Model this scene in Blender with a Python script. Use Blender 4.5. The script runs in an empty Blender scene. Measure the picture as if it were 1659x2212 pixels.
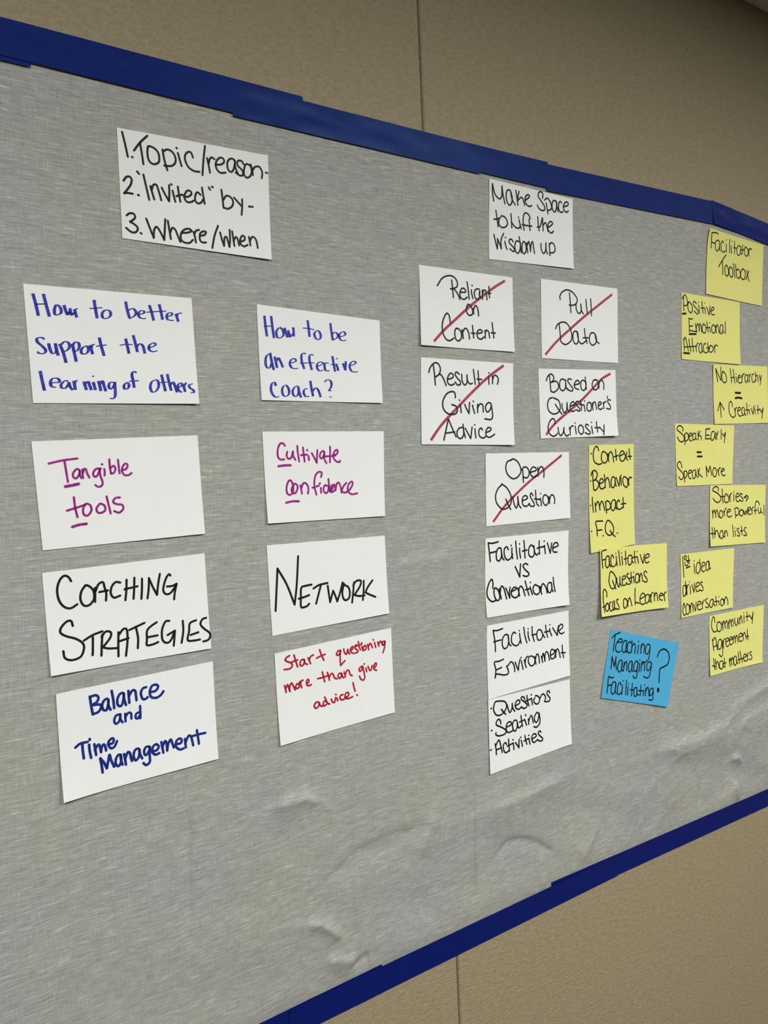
import bpy, math, random
import numpy as np
from mathutils import Matrix, Vector

scene = bpy.context.scene
col = scene.collection
EYE = 1.60                      # camera height above the floor; wall heights below are given relative to it

# ---------------------------------------------------------------- camera
cam_data = bpy.data.cameras.new('camera')
cam = bpy.data.objects.new('camera', cam_data)
col.objects.link(cam)
cam_data.sensor_fit = 'HORIZONTAL'
cam_data.sensor_width = 36.0
cam_data.lens = 36.0 * 1650.0 / 1659.0
cam_data.clip_start = 0.05
right = Vector((0.8352574581, -0.5480353669, -0.0447461210))
upv = Vector((0.0673131778, 0.0211468661, 0.9975077675))
fwd = Vector((0.5457232951, 0.8361878058, -0.0545529797))
m = Matrix((right, upv, -fwd)).transposed().to_4x4()
m.translation = Vector((0.0, -1.05, EYE))
cam.matrix_world = m
scene.camera = cam

# ---------------------------------------------------------------- world, lamps, exposure
scene.view_settings.view_transform = 'Standard'
scene.view_settings.look = 'None'
scene.view_settings.exposure = 0.0
scene.view_settings.gamma = 1.0
world = bpy.data.worlds.new('room_ambience')
scene.world = world
world.use_nodes = True
world.node_tree.nodes['Background'].inputs[0].default_value = (1.0, 0.99, 0.97, 1)
world.node_tree.nodes['Background'].inputs[1].default_value = 0.025
CEIL = EYE + 1.052


def ceiling_lamp(name, x, y, sx, sy, watts, spread=180):
    l = bpy.data.lights.new(name, 'AREA')
    l.shape = 'RECTANGLE'
    l.size, l.size_y = sx, sy
    l.energy = watts
    l.color = (0.997, 1.0, 0.982)
    l.spread = math.radians(spread)
    o = bpy.data.objects.new(name, l)
    o.location = (x, y, CEIL - 0.01)
    col.objects.link(o)
    return o


ceiling_lamp('ceiling_troffer', -0.4, -2.02, 0.6, 1.2, 71)
ceiling_lamp('ceiling_troffer', 1.6, -2.10, 0.6, 1.2, 76)
ceiling_lamp('ceiling_troffer', 3.6, -2.35, 0.6, 1.2, 60)


# ---------------------------------------------------------------- materials
def lin(c):
    return tuple(((v / 255) / 12.92 if v / 255 <= 0.04045 else ((v / 255 + 0.055) / 1.055) ** 2.4) for v in c)


class NT:
    def __init__(self, name, rough=0.6, spec=0.3):
        self.m = bpy.data.materials.new(name)
        self.m.use_nodes = True
        self.t = self.m.node_tree
        self.b = self.t.nodes['Principled BSDF']
        self.b.inputs['Roughness'].default_value = rough
        self.b.inputs['Specular IOR Level'].default_value = spec
        self.co = self.t.nodes.new('ShaderNodeTexCoord').outputs['Object']

    def link(self, a, b):
        self.t.links.new(a, b)

    def scaled(self, s, src=None):
        n = self.t.nodes.new('ShaderNodeMapping')
        n.inputs['Scale'].default_value = s
        self.link(src or self.co, n.inputs['Vector'])
        return n.outputs[0]

    def noise(self, s, detail=2.0, rough=0.5, src=None, dist=0.0):
        n = self.t.nodes.new('ShaderNodeTexNoise')
        n.inputs['Scale'].default_value = 1.0
        n.inputs['Detail'].default_value = detail
        n.inputs['Roughness'].default_value = rough
        n.inputs['Distortion'].default_value = dist
        self.link(self.scaled(s, src), n.inputs['Vector'])
        return n.outputs['Fac']

    def math(self, op, a, b):
        n = self.t.nodes.new('ShaderNodeMath')
        n.operation = op
        for i, v in enumerate((a, b)):
            if isinstance(v, (int, float)):
                n.inputs[i].default_value = v
            else:
                self.link(v, n.inputs[i])
        return n.outputs[0]

    def ramp(self, fac, stops):
        n = self.t.nodes.new('ShaderNodeValToRGB')
        e = n.color_ramp.elements
        while len(e) < len(stops):
            e.new(0.5)
        for el, (p, c) in zip(e, stops):
            el.position = p
            el.color = (*c, 1)
        self.link(fac, n.inputs[0])
        return n.outputs[0]

    def maprange(self, v, a, b, c, d):
        n = self.t.nodes.new('ShaderNodeMapRange')
        self.link(v, n.inputs[0])
        for i, q in enumerate((a, b, c, d)):
            n.inputs[i + 1].default_value = q
        return n.outputs[0]

    def mix(self, fac, a, b, mode='MIX'):
        n = self.t.nodes.new('ShaderNodeMix')
        n.data_type = 'RGBA'
        n.blend_type = mode
        for sock, v in ((n.inputs[0], fac), (n.inputs[6], a), (n.inputs[7], b)):
            if isinstance(v, (int, float)):
                sock.default_value = v
            elif isinstance(v, tuple):
                sock.default_value = (*v, 1)
            else:
                self.link(v, sock)
        return n.outputs[2]

    def color(self, c):
        if isinstance(c, tuple):
            self.b.inputs['Base Color'].default_value = (*c, 1)
        else:
            self.link(c, self.b.inputs['Base Color'])

    def bump(self, h, strength, dist):
        n = self.t.nodes.new('ShaderNodeBump')
        n.inputs['Strength'].default_value = strength
        n.inputs['Distance'].default_value = dist
        self.link(h, n.inputs['Height'])
        self.link(n.outputs[0], self.b.inputs['Normal'])


def vinyl_mat():
    k = NT('beige_vinyl', 0.55, 0.25)
    f = k.noise((230, 230, 300), 2.0, 0.6)
    g = k.noise((75, 75, 160), 2.0, 0.5)
    h = k.math('ADD', k.math('MULTIPLY', f, 0.6), k.math('MULTIPLY', g, 0.5))
    k.color(k.ramp(h, [(0.32, (0.250, 0.202, 0.123)), (0.78, (0.374, 0.308, 0.192))]))
    k.bump(h, 0.75, 0.0026)
    return k.m


def fabric_mat():
    k = NT('grey_linen', 0.7, 0.25)
    wob = k.noise((9, 9, 9), 1.0)
    sep = k.t.nodes.new('ShaderNodeSeparateXYZ')
    k.link(k.co, sep.inputs[0])
    zz = k.math('ADD', sep.outputs[2], k.math('MULTIPLY', wob, 0.012))
    xx = k.math('ADD', sep.outputs[0], k.math('MULTIPLY', wob, 0.004))
    cmb = k.t.nodes.new('ShaderNodeCombineXYZ')
    k.link(xx, cmb.inputs[0])
    k.link(zz, cmb.inputs[2])
    v = cmb.outputs[0]
    weft = k.noise((48, 1, 680), 2.0, 0.6, v)
    streak = k.maprange(k.noise((30, 1, 600), 1.0, 0.5, v), 0.60, 0.76, 0, 1)
    slub = k.noise((16, 1, 260), 2.0, 0.55, v)
    warp = k.noise((640, 1, 45), 1.5, 0.6, v)
    wstreak = k.maprange(k.noise((600, 1, 45), 1.0, 0.5, v), 0.64, 0.78, 0, 1)
    fine = k.noise((900, 1, 1300), 1.0, 0.5, v)
    blot = k.noise((5, 1, 7), 2.0, 0.5, v)
    h = k.math('ADD', k.math('MULTIPLY', weft, 0.60), k.math('MULTIPLY', slub, 0.30))
    h = k.math('ADD', h, k.math('MULTIPLY', warp, 0.26))
    h = k.math('ADD', h, k.math('MULTIPLY', fine, 0.30))
    h = k.math('ADD', h, k.math('MULTIPLY', streak, 0.20))
    h = k.math('ADD', h, k.math('MULTIPLY', wstreak, 0.12))
    c = k.ramp(k.maprange(h, 0.42, 1.10, 0, 1), [(0.0, (0.17, 0.17, 0.152)), (0.45, (0.325, 0.327, 0.297)), (0.62, (0.40, 0.402, 0.368)), (1.0, (0.70, 0.70, 0.655))])
    tint = k.ramp(blot, [(0.35, (0.97, 0.985, 1.01)), (0.65, (1.02, 1.0, 0.95))])
    k.color(k.mix(1.0, c, tint, 'MULTIPLY'))
    k.bump(h, 0.30, 0.0005)
    return k.m


def tape_mat():
    k = NT('blue_crepe_tape', 0.32, 0.75)
    k.b.inputs['Specular Tint'].default_value = (0.42, 0.85, 1.0, 1)
    f = k.noise((300, 300, 60), 2.0, 0.6)
    g = k.noise((14, 14, 40), 2.0, 0.5)
    c = k.ramp(f, [(0.3, (0.0006, 0.0038, 0.128)), (0.7, (0.0010, 0.0056, 0.150))])
    k.color(k.mix(k.maprange(g, 0.35, 0.7, 0, 0.35), c, (0.0006, 0.0022, 0.092)))
    k.bump(f, 0.12, 0.0006)
    return k.m


def paper_mat(name, rgb, var=0.02):
    k = NT(name, 0.75, 0.2)
    f = k.noise((16, 16, 16), 3.0, 0.6)
    lo = tuple(v * (1 - var) for v in rgb)
    hi = tuple(min(0.95, v * (1 + var)) for v in rgb)
    k.color(k.ramp(f, [(0.35, lo), (0.65, hi)]))
    k.bump(k.noise((22, 22, 22), 2.0), 0.10, 0.004)
    return k.m


def ink_mat(name, dark, light, rough=0.55):
    k = NT(name, rough, 0.25)
    f = k.noise((160, 160, 160), 2.0, 0.6)
    k.color(k.ramp(f, [(0.38, dark), (0.62, light)]))
    return k.m


def plain_mat(name, rgb, rough=0.8):
    k = NT(name, rough, 0.2)
    f = k.noise((60, 60, 60), 3.0, 0.6)
    k.color(k.ramp(f, [(0.3, tuple(v * 0.92 for v in rgb)), (0.7, rgb)]))
    return k.m


M_VINYL = vinyl_mat()
M_CLOTH = fabric_mat()
M_TAPE = tape_mat()
M_CEIL = plain_mat('ceiling_paint', (0.78, 0.74, 0.64), 0.9)
M_FLOOR = plain_mat('dark_carpet', (0.07, 0.065, 0.057), 0.95)
M_GAP = plain_mat('seam_shadow_backing', (0.03, 0.026, 0.02), 0.9)
PAPER = {'white': paper_mat('white_paper', (0.80, 0.805, 0.785), 0.012),
         'yellow': paper_mat('yellow_paper', (0.74, 0.714, 0.222), 0.02),
         'blue': paper_mat('blue_paper', (0.070, 0.385, 0.62), 0.02)}
INK = {'black': ink_mat('black_marker', (0.004, 0.004, 0.0045), (0.008, 0.008, 0.009)),
       'blue': ink_mat('blue_marker', (0.014, 0.018, 0.24), (0.030, 0.040, 0.40)),
       'navy': ink_mat('navy_marker', (0.005, 0.016, 0.16), (0.009, 0.028, 0.23)),
       'magenta': ink_mat('magenta_marker', (0.24, 0.008, 0.14), (0.36, 0.018, 0.25)),
       'red': ink_mat('red_marker', (0.36, 0.008, 0.022), (0.46, 0.014, 0.035)),
       'strike': ink_mat('faded_red_marker', (0.30, 0.030, 0.065), (0.42, 0.055, 0.095))}


# ---------------------------------------------------------------- helpers
def mesh_obj(name, verts, faces, mat, parent=None, loc=(0, 0, 0), smooth=False):
    me = bpy.data.meshes.new(name)
    me.from_pydata([tuple(map(float, v)) for v in verts], [], faces)
    me.materials.append(mat)
    if smooth:
        me.polygons.foreach_set('use_smooth', [True] * len(me.polygons))
    me.update()
    o = bpy.data.objects.new(name, me)
    o.location = loc
    col.objects.link(o)
    if parent is not None:
        o.parent = parent
    return o


def tag(o, label=None, cat=None, group=None, kind=None):
    if label:
        o['label'] = label
    if cat:
        o['category'] = cat
    if group:
        o['group'] = group
    if kind:
        o['kind'] = kind
    return o


def box(x0, x1, y0, y1, z0, z1):
    v = [(x, y, z) for x in (x0, x1) for y in (y0, y1) for z in (z0, z1)]
    f = [(0, 1, 3, 2), (4, 6, 7, 5), (0, 4, 5, 1), (2, 3, 7, 6), (0, 2, 6, 4), (1, 5, 7, 3)]
    return v, f


def grid_faces(nu, nv):
    """faces of an (nv+1) x (nu+1) grid, rows from top to bottom, facing the room (-Y)"""
    f = []
    for j in range(nv):
        for i in range(nu):
            a = j * (nu + 1) + i
            f.append((a, a + nu + 1, a + nu + 2, a + 1))
    return f


def sheet_obj(name, front, nu, nv, th, mat, parent=None, loc=(0, 0, 0)):
    """thin sheet: front grid, back grid th behind it and crisp rim faces"""
    n = len(front)
    front = [tuple(map(float, p)) for p in front]
    verts = front + [(x, y + th, z) for x, y, z in front]
    fg = grid_faces(nu, nv)
    faces = fg + [tuple(n + i for i in reversed(q)) for q in fg]
    n_smooth = len(faces)
    w = nu + 1
    loop = list(range(0, w)) + [j * w + nu for j in range(1, nv + 1)] + [nv * w + i for i in range(nu - 1, -1, -1)] + [j * w for j in range(nv - 1, 0, -1)]
    for a, b in zip(loop, loop[1:] + loop[:1]):
        k = len(verts)
        verts += [verts[a], verts[b], verts[n + b], verts[n + a]]
        faces.append((k, k + 1, k + 2, k + 3))
    o = mesh_obj(name, verts, faces, mat, parent, loc)
    o.data.polygons.foreach_set('use_smooth', [i < n_smooth for i in range(len(faces))])
    return o


# ---------------------------------------------------------------- the room
v, f = box(-2.6, 5.2, -4.6, 0.16, -0.10, 0.0)
tag(mesh_obj('floor', v, f, M_FLOOR), 'dark carpeted floor of the room', 'floor', kind='structure')
v, f = box(-2.6, 5.2, -4.6, 0.16, CEIL, CEIL + 0.10)
tag(mesh_obj('ceiling', v, f, M_CEIL), 'shaded ceiling edge above the beige wall', 'ceiling', kind='structure')

SEAM = 0.798
v, f = box(-2.6, 5.2, 0.03, 0.16, 0.0, CEIL)
wall = tag(mesh_obj('wall_back', v, f, M_GAP), 'beige textured wall of two vinyl covered panels', 'wall', kind='structure')


def wall_panel(x0, x1, bl, br, label):
    """panel with its front face on y = 0 and softly rounded vertical edges"""
    prof = [(x0, 0.03)]
    for k in range(7):
        a = k / 6 * math.pi / 2
        prof.append((x0 + bl * (1 - math.cos(a)), bl * (1 - math.sin(a))))
    for k in range(7):
        a = k / 6 * math.pi / 2
        prof.append((x1 - br * (1 - math.sin(a)), br * (1 - math.cos(a))))
    prof.append((x1, 0.03))
    z0, z1 = 0.0, CEIL - 0.003
    n = len(prof)
    vs = [(x, y, z0) for x, y in prof] + [(x, y, z1) for x, y in prof]
    fs = [(i, i + 1, n + i + 1, n + i) for i in range(n - 1)]
    fs += [tuple(range(n, 2 * n)), tuple(reversed(range(n)))]
    o = mesh_obj('wall_panel', vs, fs, M_VINYL, wall)
    o['label'] = label
    return o


wall_panel(-2.6, SEAM - 0.0017, 0.002, 0.0015, 'beige panel left of the seam')
wall_panel(SEAM + 0.0017, 5.2, 0.005, 0.002, 'beige panel right of the seam')

# ---------------------------------------------------------------- the grey cloth
CLOTH = 0.0050        # mean stand-off of the stretched cloth from the wall
RIDGES = {            # soft creases: (points in mm on the wall, width mm, height mm)
    1: ([(455, -499), (513, -498), (542, -517)], 9, 2.6),
    2: ([(538, -642), (585, -625), (608, -614), (699, -612), (733, -609)], 10, -2.2),
    3: ([(498, -696), (526, -703), (546, -722), (567, -747)], 8, 3.2),
    4: ([(531, -767), (598, -790)], 12, 2.4),
    5: ([(847, -545), (839, -826)], 4, -1.3),
    6: ([(856, -624), (941, -624), (1095, -609)], 16, 2.6),
    7: ([(879, -721), (926, -699), (954, -702), (990, -717), (1049, -761)], 7, -1.8),
    8: ([(1357, -630), (1487, -641), (1593, -631), (1640, -608)], 15, 4.2),
    9: ([(1623, -717), (1649, -714), (1669, -735)], 8, 3.2),
    10: ([(1639, -643), (1783, -627), (1900, -615)], 14, 4.0),
    11: ([(1638, -775), (1657, -823)], 9, 3.0),
    12: ([(683, 456), (774, 451), (915, 453)], 22, 1.6),
    13: ([(682, -156), (772, -155), (843, -157)], 10, 1.0),
    14: ([(622, -110), (672, -84)], 7, -0.7),
    15: ([(1358, -527), (1344, -809)], 5, -1.8),
    16: ([(592, -542), (586, -770)], 4, -0.9),
    17: ([(333, -447), (320, -665)], 4, -0.9),
    18: ([(1098, -584), (1091, -788)], 5, -0.7),
    19: ([(590, 293), (729, 301)], 9, 0.8),
    20: ([(1632, 514), (1791, 508)], 6, 0.8),
    21: ([(580, -798), (616, -789)], 9, -2.4),
    22: ([(851, -839), (908, -817)], 12, 2.0),
    23: ([(716, -666), (759, -590)], 14, 1.8),
    24: ([(1640, -592), (1786, -566), (1900, -548)], 11, 2.6),
    25: ([(1177, -729), (1106, -802)], 14, 1.6)}


def vnoise(x, y, seed):
    """smooth value noise on arrays"""
    xi, yi = np.floor(x), np.floor(y)
    fx, fy = x - xi, y - yi
    fx, fy = fx * fx * (3 - 2 * fx), fy * fy * (3 - 2 * fy)

    def hsh(a, b):
        s = np.sin(a * 127.1 + b * 311.7 + seed * 74.7) * 43758.5453
        return s - np.floor(s)
    a, b, c, d = hsh(xi, yi), hsh(xi + 1, yi), hsh(xi, yi + 1), hsh(xi + 1, yi + 1)
    return (a * (1 - fx) + b * fx) * (1 - fy) + (c * (1 - fx) + d * fx) * fy - 0.5


def cloth_height(X, Z):
    """millimetres towards the room, relative to the mean stand-off"""
    low = np.clip((-520 - Z) / 150, 0, 1)
    low = low * low * (3 - 2 * low)
    edge = np.clip((Z + 845) / 60, 0, 1)
    h = 0.5 * vnoise(X / 150, Z / 70, 1) + 0.25 * vnoise(X / 60, Z / 35, 2) - 0.3
    right = np.clip((X - 900) / 700, 0, 1)
    u, w = X * 0.94 - Z * 0.34, X * 0.34 + Z * 0.94
    h = h + low * np.clip((X - 150) / 350, 0.35, 1) * (7.0 * vnoise(u / 190, w / 74, 3) + 2.6 * vnoise(u / 85, w / 38, 4)) * (0.8 + 0.7 * right)
    h = h + low * 2.0 * vnoise(X / 55, Z / 260, 5)
    # pulled diagonal folds at lower right and shallow ones between the card columns
    s, t = X * 0.90 + Z * 0.44, -X * 0.44 + Z * 0.90
    fold = vnoise(s / 260, t / 46, 6)
    h = h + low * right * 3.4 * (0.5 - np.abs(fold) * 2.0) * np.clip((X - 1150) / 200, 0, 1)
    h = h + 0.9 * (1 - low) * vnoise(s / 160, t / 45, 7) * np.clip((X - 300) / 500, 0.3, 1)
    for pts, wd, ht in RIDGES.values():
        best = np.full(X.shape, 1e9)
        side = np.zeros(X.shape)
        along = np.zeros(X.shape)
        seg = [math.hypot(q[0] - p[0], q[1] - p[1]) for p, q in zip(pts, pts[1:])]
        total, run = sum(seg), 0.0
        for (ax, az), (bx, bz), sl in zip(pts, pts[1:], seg):
            dx, dz = bx - ax, bz - az
            t = np.clip(((X - ax) * dx + (Z - az) * dz) / (dx * dx + dz * dz), 0, 1)
            dist = np.hypot(X - ax - t * dx, Z - az - t * dz)
            near = dist < best
            best = np.where(near, dist, best)
            side = np.where(near, dx * (Z - az) - dz * (X - ax), side)
            along = np.where(near, (run + t * sl) / total, along)
            run += sl
        w_ = np.where(side > 0, 0.62 * wd, 1.7 * wd)          # short crisp shoulder above, long soft drop below
        r_ = best / w_
        taper = np.clip(np.minimum(along, 1 - along) * 4.5, 0.3, 1)
        h = h + 2.8 * ht * taper * np.exp(-(r_ * r_) / (0.25 + r_))
    top = np.clip((541 - Z) / 45, 0, 1)
    bot = np.clip((Z + 846) / 50, 0, 1)
    hold = np.minimum(top * top * (3 - 2 * top), bot * bot * (3 - 2 * bot))
    return np.clip(h, -4.0, 9.0) * (0.15 + 0.85 * np.minimum(hold, edge)) - 3.6 * (1 - hold)


NX, NZ = 1000, 340
gx = np.linspace(-600, 2400, NX + 1)
gv = np.linspace(0, 1, NZ + 1)
X, V = np.meshgrid(gx, gv)
ztop = 541 - 0.095 * np.clip(X - 1600, 0, None)
zbot = -846 - 0.022 * np.clip(X - 1000, 0, None)
Z = ztop + (zbot - ztop) * V
Hc = cloth_height(X, Z)
verts = np.stack([X / 1000, -(CLOTH + Hc / 1000), EYE + Z / 1000], -1).reshape(-1, 3)
cloth = mesh_obj('cloth_sheet', verts, grid_faces(NX, NZ), M_CLOTH, smooth=True)
tag(cloth, 'wide grey linen-look cloth taped flat onto the beige wall', 'cloth')

# ---------------------------------------------------------------- blue tape
rng = random.Random(4)


def tape(corners, prof, layer, label, group, ext_left=None, ext_right=None, wrinkle=0.15):
    """strip of tape: corners TL TR BR BL (mm on the wall), prof = stand-off (mm) at v = 0, 0.5, 1"""
    q = [np.array(c, float) for c in corners]
    if ext_left is not None:
        for a, b in ((0, 1), (3, 2)):
            d = (q[a] - q[b]) / (q[b][0] - q[a][0])
            q[a] = q[a] + d * (q[a][0] - ext_left)
    if ext_right is not None:
        for a, b in ((1, 0), (2, 3)):
            d = (q[a] - q[b]) / (q[a][0] - q[b][0])
            q[a] = q[a] + d * (ext_right - q[a][0])
    L = q[1][0] - q[0][0]
    nu, nv = max(20, int(L / 7)), 14
    vs = []
    jl = [rng.uniform(-1.0, 1.0) for _ in range(nv + 1)]
    jr = [rng.uniform(-1.0, 1.0) for _ in range(nv + 1)]
    for j in range(nv + 1):
        v_ = j / nv
        for i in range(nu + 1):
            u_ = i / nu
            p = (q[0] * (1 - u_) + q[1] * u_) * (1 - v_) + (q[3] * (1 - u_) + q[2] * u_) * v_
            x, z = p
            if i == 0:
                x += jl[j]
            if i == nu:
                x += jr[j]
            h = prof[0] + (prof[1] - prof[0]) * v_ * 2 if v_ < 0.5 else prof[1] + (prof[2] - prof[1]) * (v_ * 2 - 1)
            wr = float(vnoise(np.array(x / 38.0), np.array(z / 17.0), 9) + 0.6 * vnoise(np.array(x / 90.0 + z / 40.0), np.array(z / 30.0), 10))
            h += layer * 0.45 + wrinkle * wr * 2
            vs.append((x / 1000, -h / 1000, EYE + z / 1000))
    o = sheet_obj('painters_tape', vs, nu, nv, 0.0003, M_TAPE)
    return tag(o, label, 'tape', group)


TOP = 'blue tape strips along the top edge of the cloth'
BOT = 'blue tape strips along the bottom edge of the cloth'
PT, PB = (1.0, 3.4, 6.2), (6.8, 3.4, 1.2)
tape([(127.7, 570.1), (188.7, 569.4), (188.4, 518.2), (123.9, 519.1)], PT, 0,
     'blue tape strip at far upper left, mostly hidden, its lower edge peeking out', TOP, ext_left=-600)
tape([(127.9, 573.3), (570.1, 570.2), (576.6, 517.8), (124.3, 525.1)], PT, 1,
     'blue tape strip above and left of the Topic/reason card, running off the left edge', TOP, ext_left=-600)
tape([(454.1, 564.3), (915.5, 563.3), (915.5, 512.3), (453.6, 515.2)], PT, 2.4,
     'blue top tape strip crossing the wall seam, lower right corner curling away', TOP, wrinkle=0.3)
tape([(821.5, 563.1), (1088.1, 565.5), (1091.0, 514.9), (835.4, 515.6)], PT, 1,
     'short blue tape strip above the left part of the Make Space card', TOP)
tape([(1078.3, 561.1), (1614.4, 571.5), (1598.7, 518.8), (1077.4, 509.3)], PT, 2.2,
     'long blue tape strip from the Make Space card to the Facilitator Toolbox card', TOP)
tape([(1600.6, 573.5), (1952.1, 539.6), (1942.3, 487.2), (1597.0, 519.6)], (1.0, 3.4, 7.6), 3.2,
     'drooping blue tape strip above the Facilitator Toolbox card at the right edge', TOP, ext_right=2400, wrinkle=0.45)
tape([(351.1, -820.0), (637.1, -815.3), (645.4, -865.7), (350.4, -866.8)], PB, 0,
     'blue bottom tape strip at lower left, running off the bottom of the picture', BOT, ext_left=-600)
tape([(468.0, -819.0), (1219.3, -816.5), (1223.8, -864.8), (462.3, -868.7)], PB, 2,
     'long blue bottom tape strip passing over the lower wall seam', BOT)
tape([(1029.3, -809.8), (1903.1, -830.2), (1911.9, -878.1), (1032.6, -859.7)], PB, 1,
     'blue bottom tape strip at lower right, running off the right edge', BOT, ext_right=2400)


# ---------------------------------------------------------------- paper cards with handwriting
def lift(L, u, v):
    """millimetres a sheet stands off the cloth: base, curls of the four corners, waving lower edge"""
    b, tl, tr, br, bl, bot = L
    return (b + tl * ((1 - u) * (1 - v)) ** 3 + tr * (u * (1 - v)) ** 3 + br * (u * v) ** 3 + bl * ((1 - u) * v) ** 3
            + bot * max(v, 0) ** 4 * (.6 + .4 * math.sin(6.5 * u + b * 9 + br)))


def smooth_path(p, step=1.3):
    """Catmull-Rom through the points, resampled"""
    p = np.array(p, float)
    if len(p) < 3:
        return p
    ext = np.vstack([2 * p[0] - p[1], p, 2 * p[-1] - p[-2]])
    if np.hypot(*(p[0] - p[-1])) < 1.5 and len(p) > 4:        # closed bowl
        ext[0], ext[-1] = p[-2], p[1]
    out = []
    for i in range(1, len(ext) - 2):
        a, b, c, d = ext[i - 1], ext[i], ext[i + 1], ext[i + 2]
        n = max(2, min(12, int(np.hypot(*(c - b)) / step)))
        for k in range(n):
            t = k / n
            out.append(0.5 * (2 * b + (c - a) * t + (2 * a - 5 * b + 4 * c - d) * t * t + (3 * b - a - 3 * c + d) * t ** 3))
    out.append(p[-1])
    return np.array(out)


def ribbon(path, w, chisel, const, verts, faces):
    """flat marker stroke in the x-z plane of the card"""
    n = len(path)
    tang = np.zeros_like(path)
    tang[1:-1] = path[2:] - path[:-2] if n > 2 else tang[1:-1]
    tang[0], tang[-1] = path[1] - path[0], path[-1] - path[-2]
    ln = np.hypot(tang[:, 0], tang[:, 1])
    ln[ln < 1e-6] = 1
    tang = tang / ln[:, None]
    nor = np.stack([-tang[:, 1], tang[:, 0]], -1)
    hw = np.full(n, w / 2)
    if chisel and not const:
        hw = w / 2 * np.maximum(0.36, np.abs(nor[:, 0] * 0.985 + nor[:, 1] * 0.17))
    b = len(verts)
    for p_, q_, h in zip(path, nor, hw):
        verts.append(p_ + q_ * h)
        verts.append(p_ - q_ * h)
    for i in range(n - 1):
        a = b + 2 * i
        faces.append((a, a + 1, a + 3, a + 2))
    if not chisel:
        for p_, t_, q_, h in ((path[0], -tang[0], nor[0], hw[0]), (path[-1], tang[-1], nor[-1], hw[-1])):
            c = len(verts)
            verts.append(p_)
            for k in range(9):
                a = -math.pi / 2 + k / 8 * math.pi
                verts.append(p_ + (t_ * math.cos(a) + q_ * math.sin(a)) * h)
            for k in range(8):
                faces.append((c, c + 1 + k, c + 2 + k))


PART = {'line': 'handwriting', 'underline': 'underline', 'strike': 'strike_line', 'dot': 'ink_dot'}
INK_NAME = {'black': 'black', 'blue': 'bright blue', 'navy': 'dark blue', 'magenta': 'magenta', 'red': 'red', 'strike': 'faded red'}


def pts(s):
    return np.array([[float(t) / 10 for t in w.split(',')] for w in s.split()])


def card(name, paper, ctr, L, corners, mids, lines):
    q = pts(corners)                                        # TL TR BR BL, mm about the centre
    nu, nv = 26, 18
    mid = {'T': (q[0] + q[1]) / 2, 'R': (q[1] + q[2]) / 2, 'B': (q[2] + q[3]) / 2, 'L': (q[0] + q[3]) / 2}
    bow = {k: np.array(mids[k]) - mid[k] if k in mids else np.zeros(2) for k in mid}
    vs = []
    for j in range(nv + 1):
        v_ = j / nv
        for i in range(nu + 1):
            u_ = i / nu
            p = (q[0] * (1 - u_) + q[1] * u_) * (1 - v_) + (q[3] * (1 - u_) + q[2] * u_) * v_
            su, sv = 4 * u_ * (1 - u_), 4 * v_ * (1 - v_)
            p = p + bow['T'] * su * (1 - v_) + bow['B'] * su * v_ + bow['L'] * sv * (1 - u_) + bow['R'] * sv * u_
            vs.append((p[0] / 1000, -lift(L, u_, v_) / 1000, p[1] / 1000))
    label, group = LABELS[name]
    root = bpy.data.objects.new('paper_card', None)
    root.empty_display_size = 0.05
    root.location = (ctr[0] / 1000, -CLOTH, EYE + ctr[1] / 1000)
    col.objects.link(root)
    sheet_obj('sheet', vs, nu, nv, 0.0003, PAPER[paper], root)
    tag(root, label, 'paper card', group)
    A = np.array([((q[1] - q[0]) + (q[2] - q[3])) / 2, ((q[3] - q[0]) + (q[2] - q[1])) / 2]).T
    Ai = np.linalg.inv(A)
    for kind, ink, w, chisel, strokes in lines:
        verts, faces = [], []
        for st in strokes.split(';'):
            for sub in st.split('/'):
                p = pts(sub)
                if len(p) < 2:
                    continue
                ribbon(smooth_path(p), w, chisel, kind == 'strike', verts, faces)
        out = []
        off = 0.12 if kind == 'strike' else 0.20
        for p in verts:
            u_, v_ = Ai @ p + 0.5
            for _ in range(3):
                su, sv = 4 * u_ * (1 - u_), 4 * v_ * (1 - v_)
                b_ = bow['T'] * su * (1 - v_) + bow['B'] * su * v_ + bow['L'] * sv * (1 - u_) + bow['R'] * sv * u_
                u_, v_ = Ai @ (p - b_) + 0.5
            out.append((p[0] / 1000, -(lift(L, min(max(u_, 0), 1), min(max(v_, 0), 1)) + off) / 1000, p[1] / 1000))
        o = mesh_obj(PART[kind], out, faces, INK[ink], root)
        if kind != 'line' or ink != 'black':
            o['label'] = INK_NAME[ink] + ' marker ' + {'line': 'lettering', 'underline': 'underline', 'strike': 'strike-through', 'dot': 'dot'}[kind]
    return root


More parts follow.
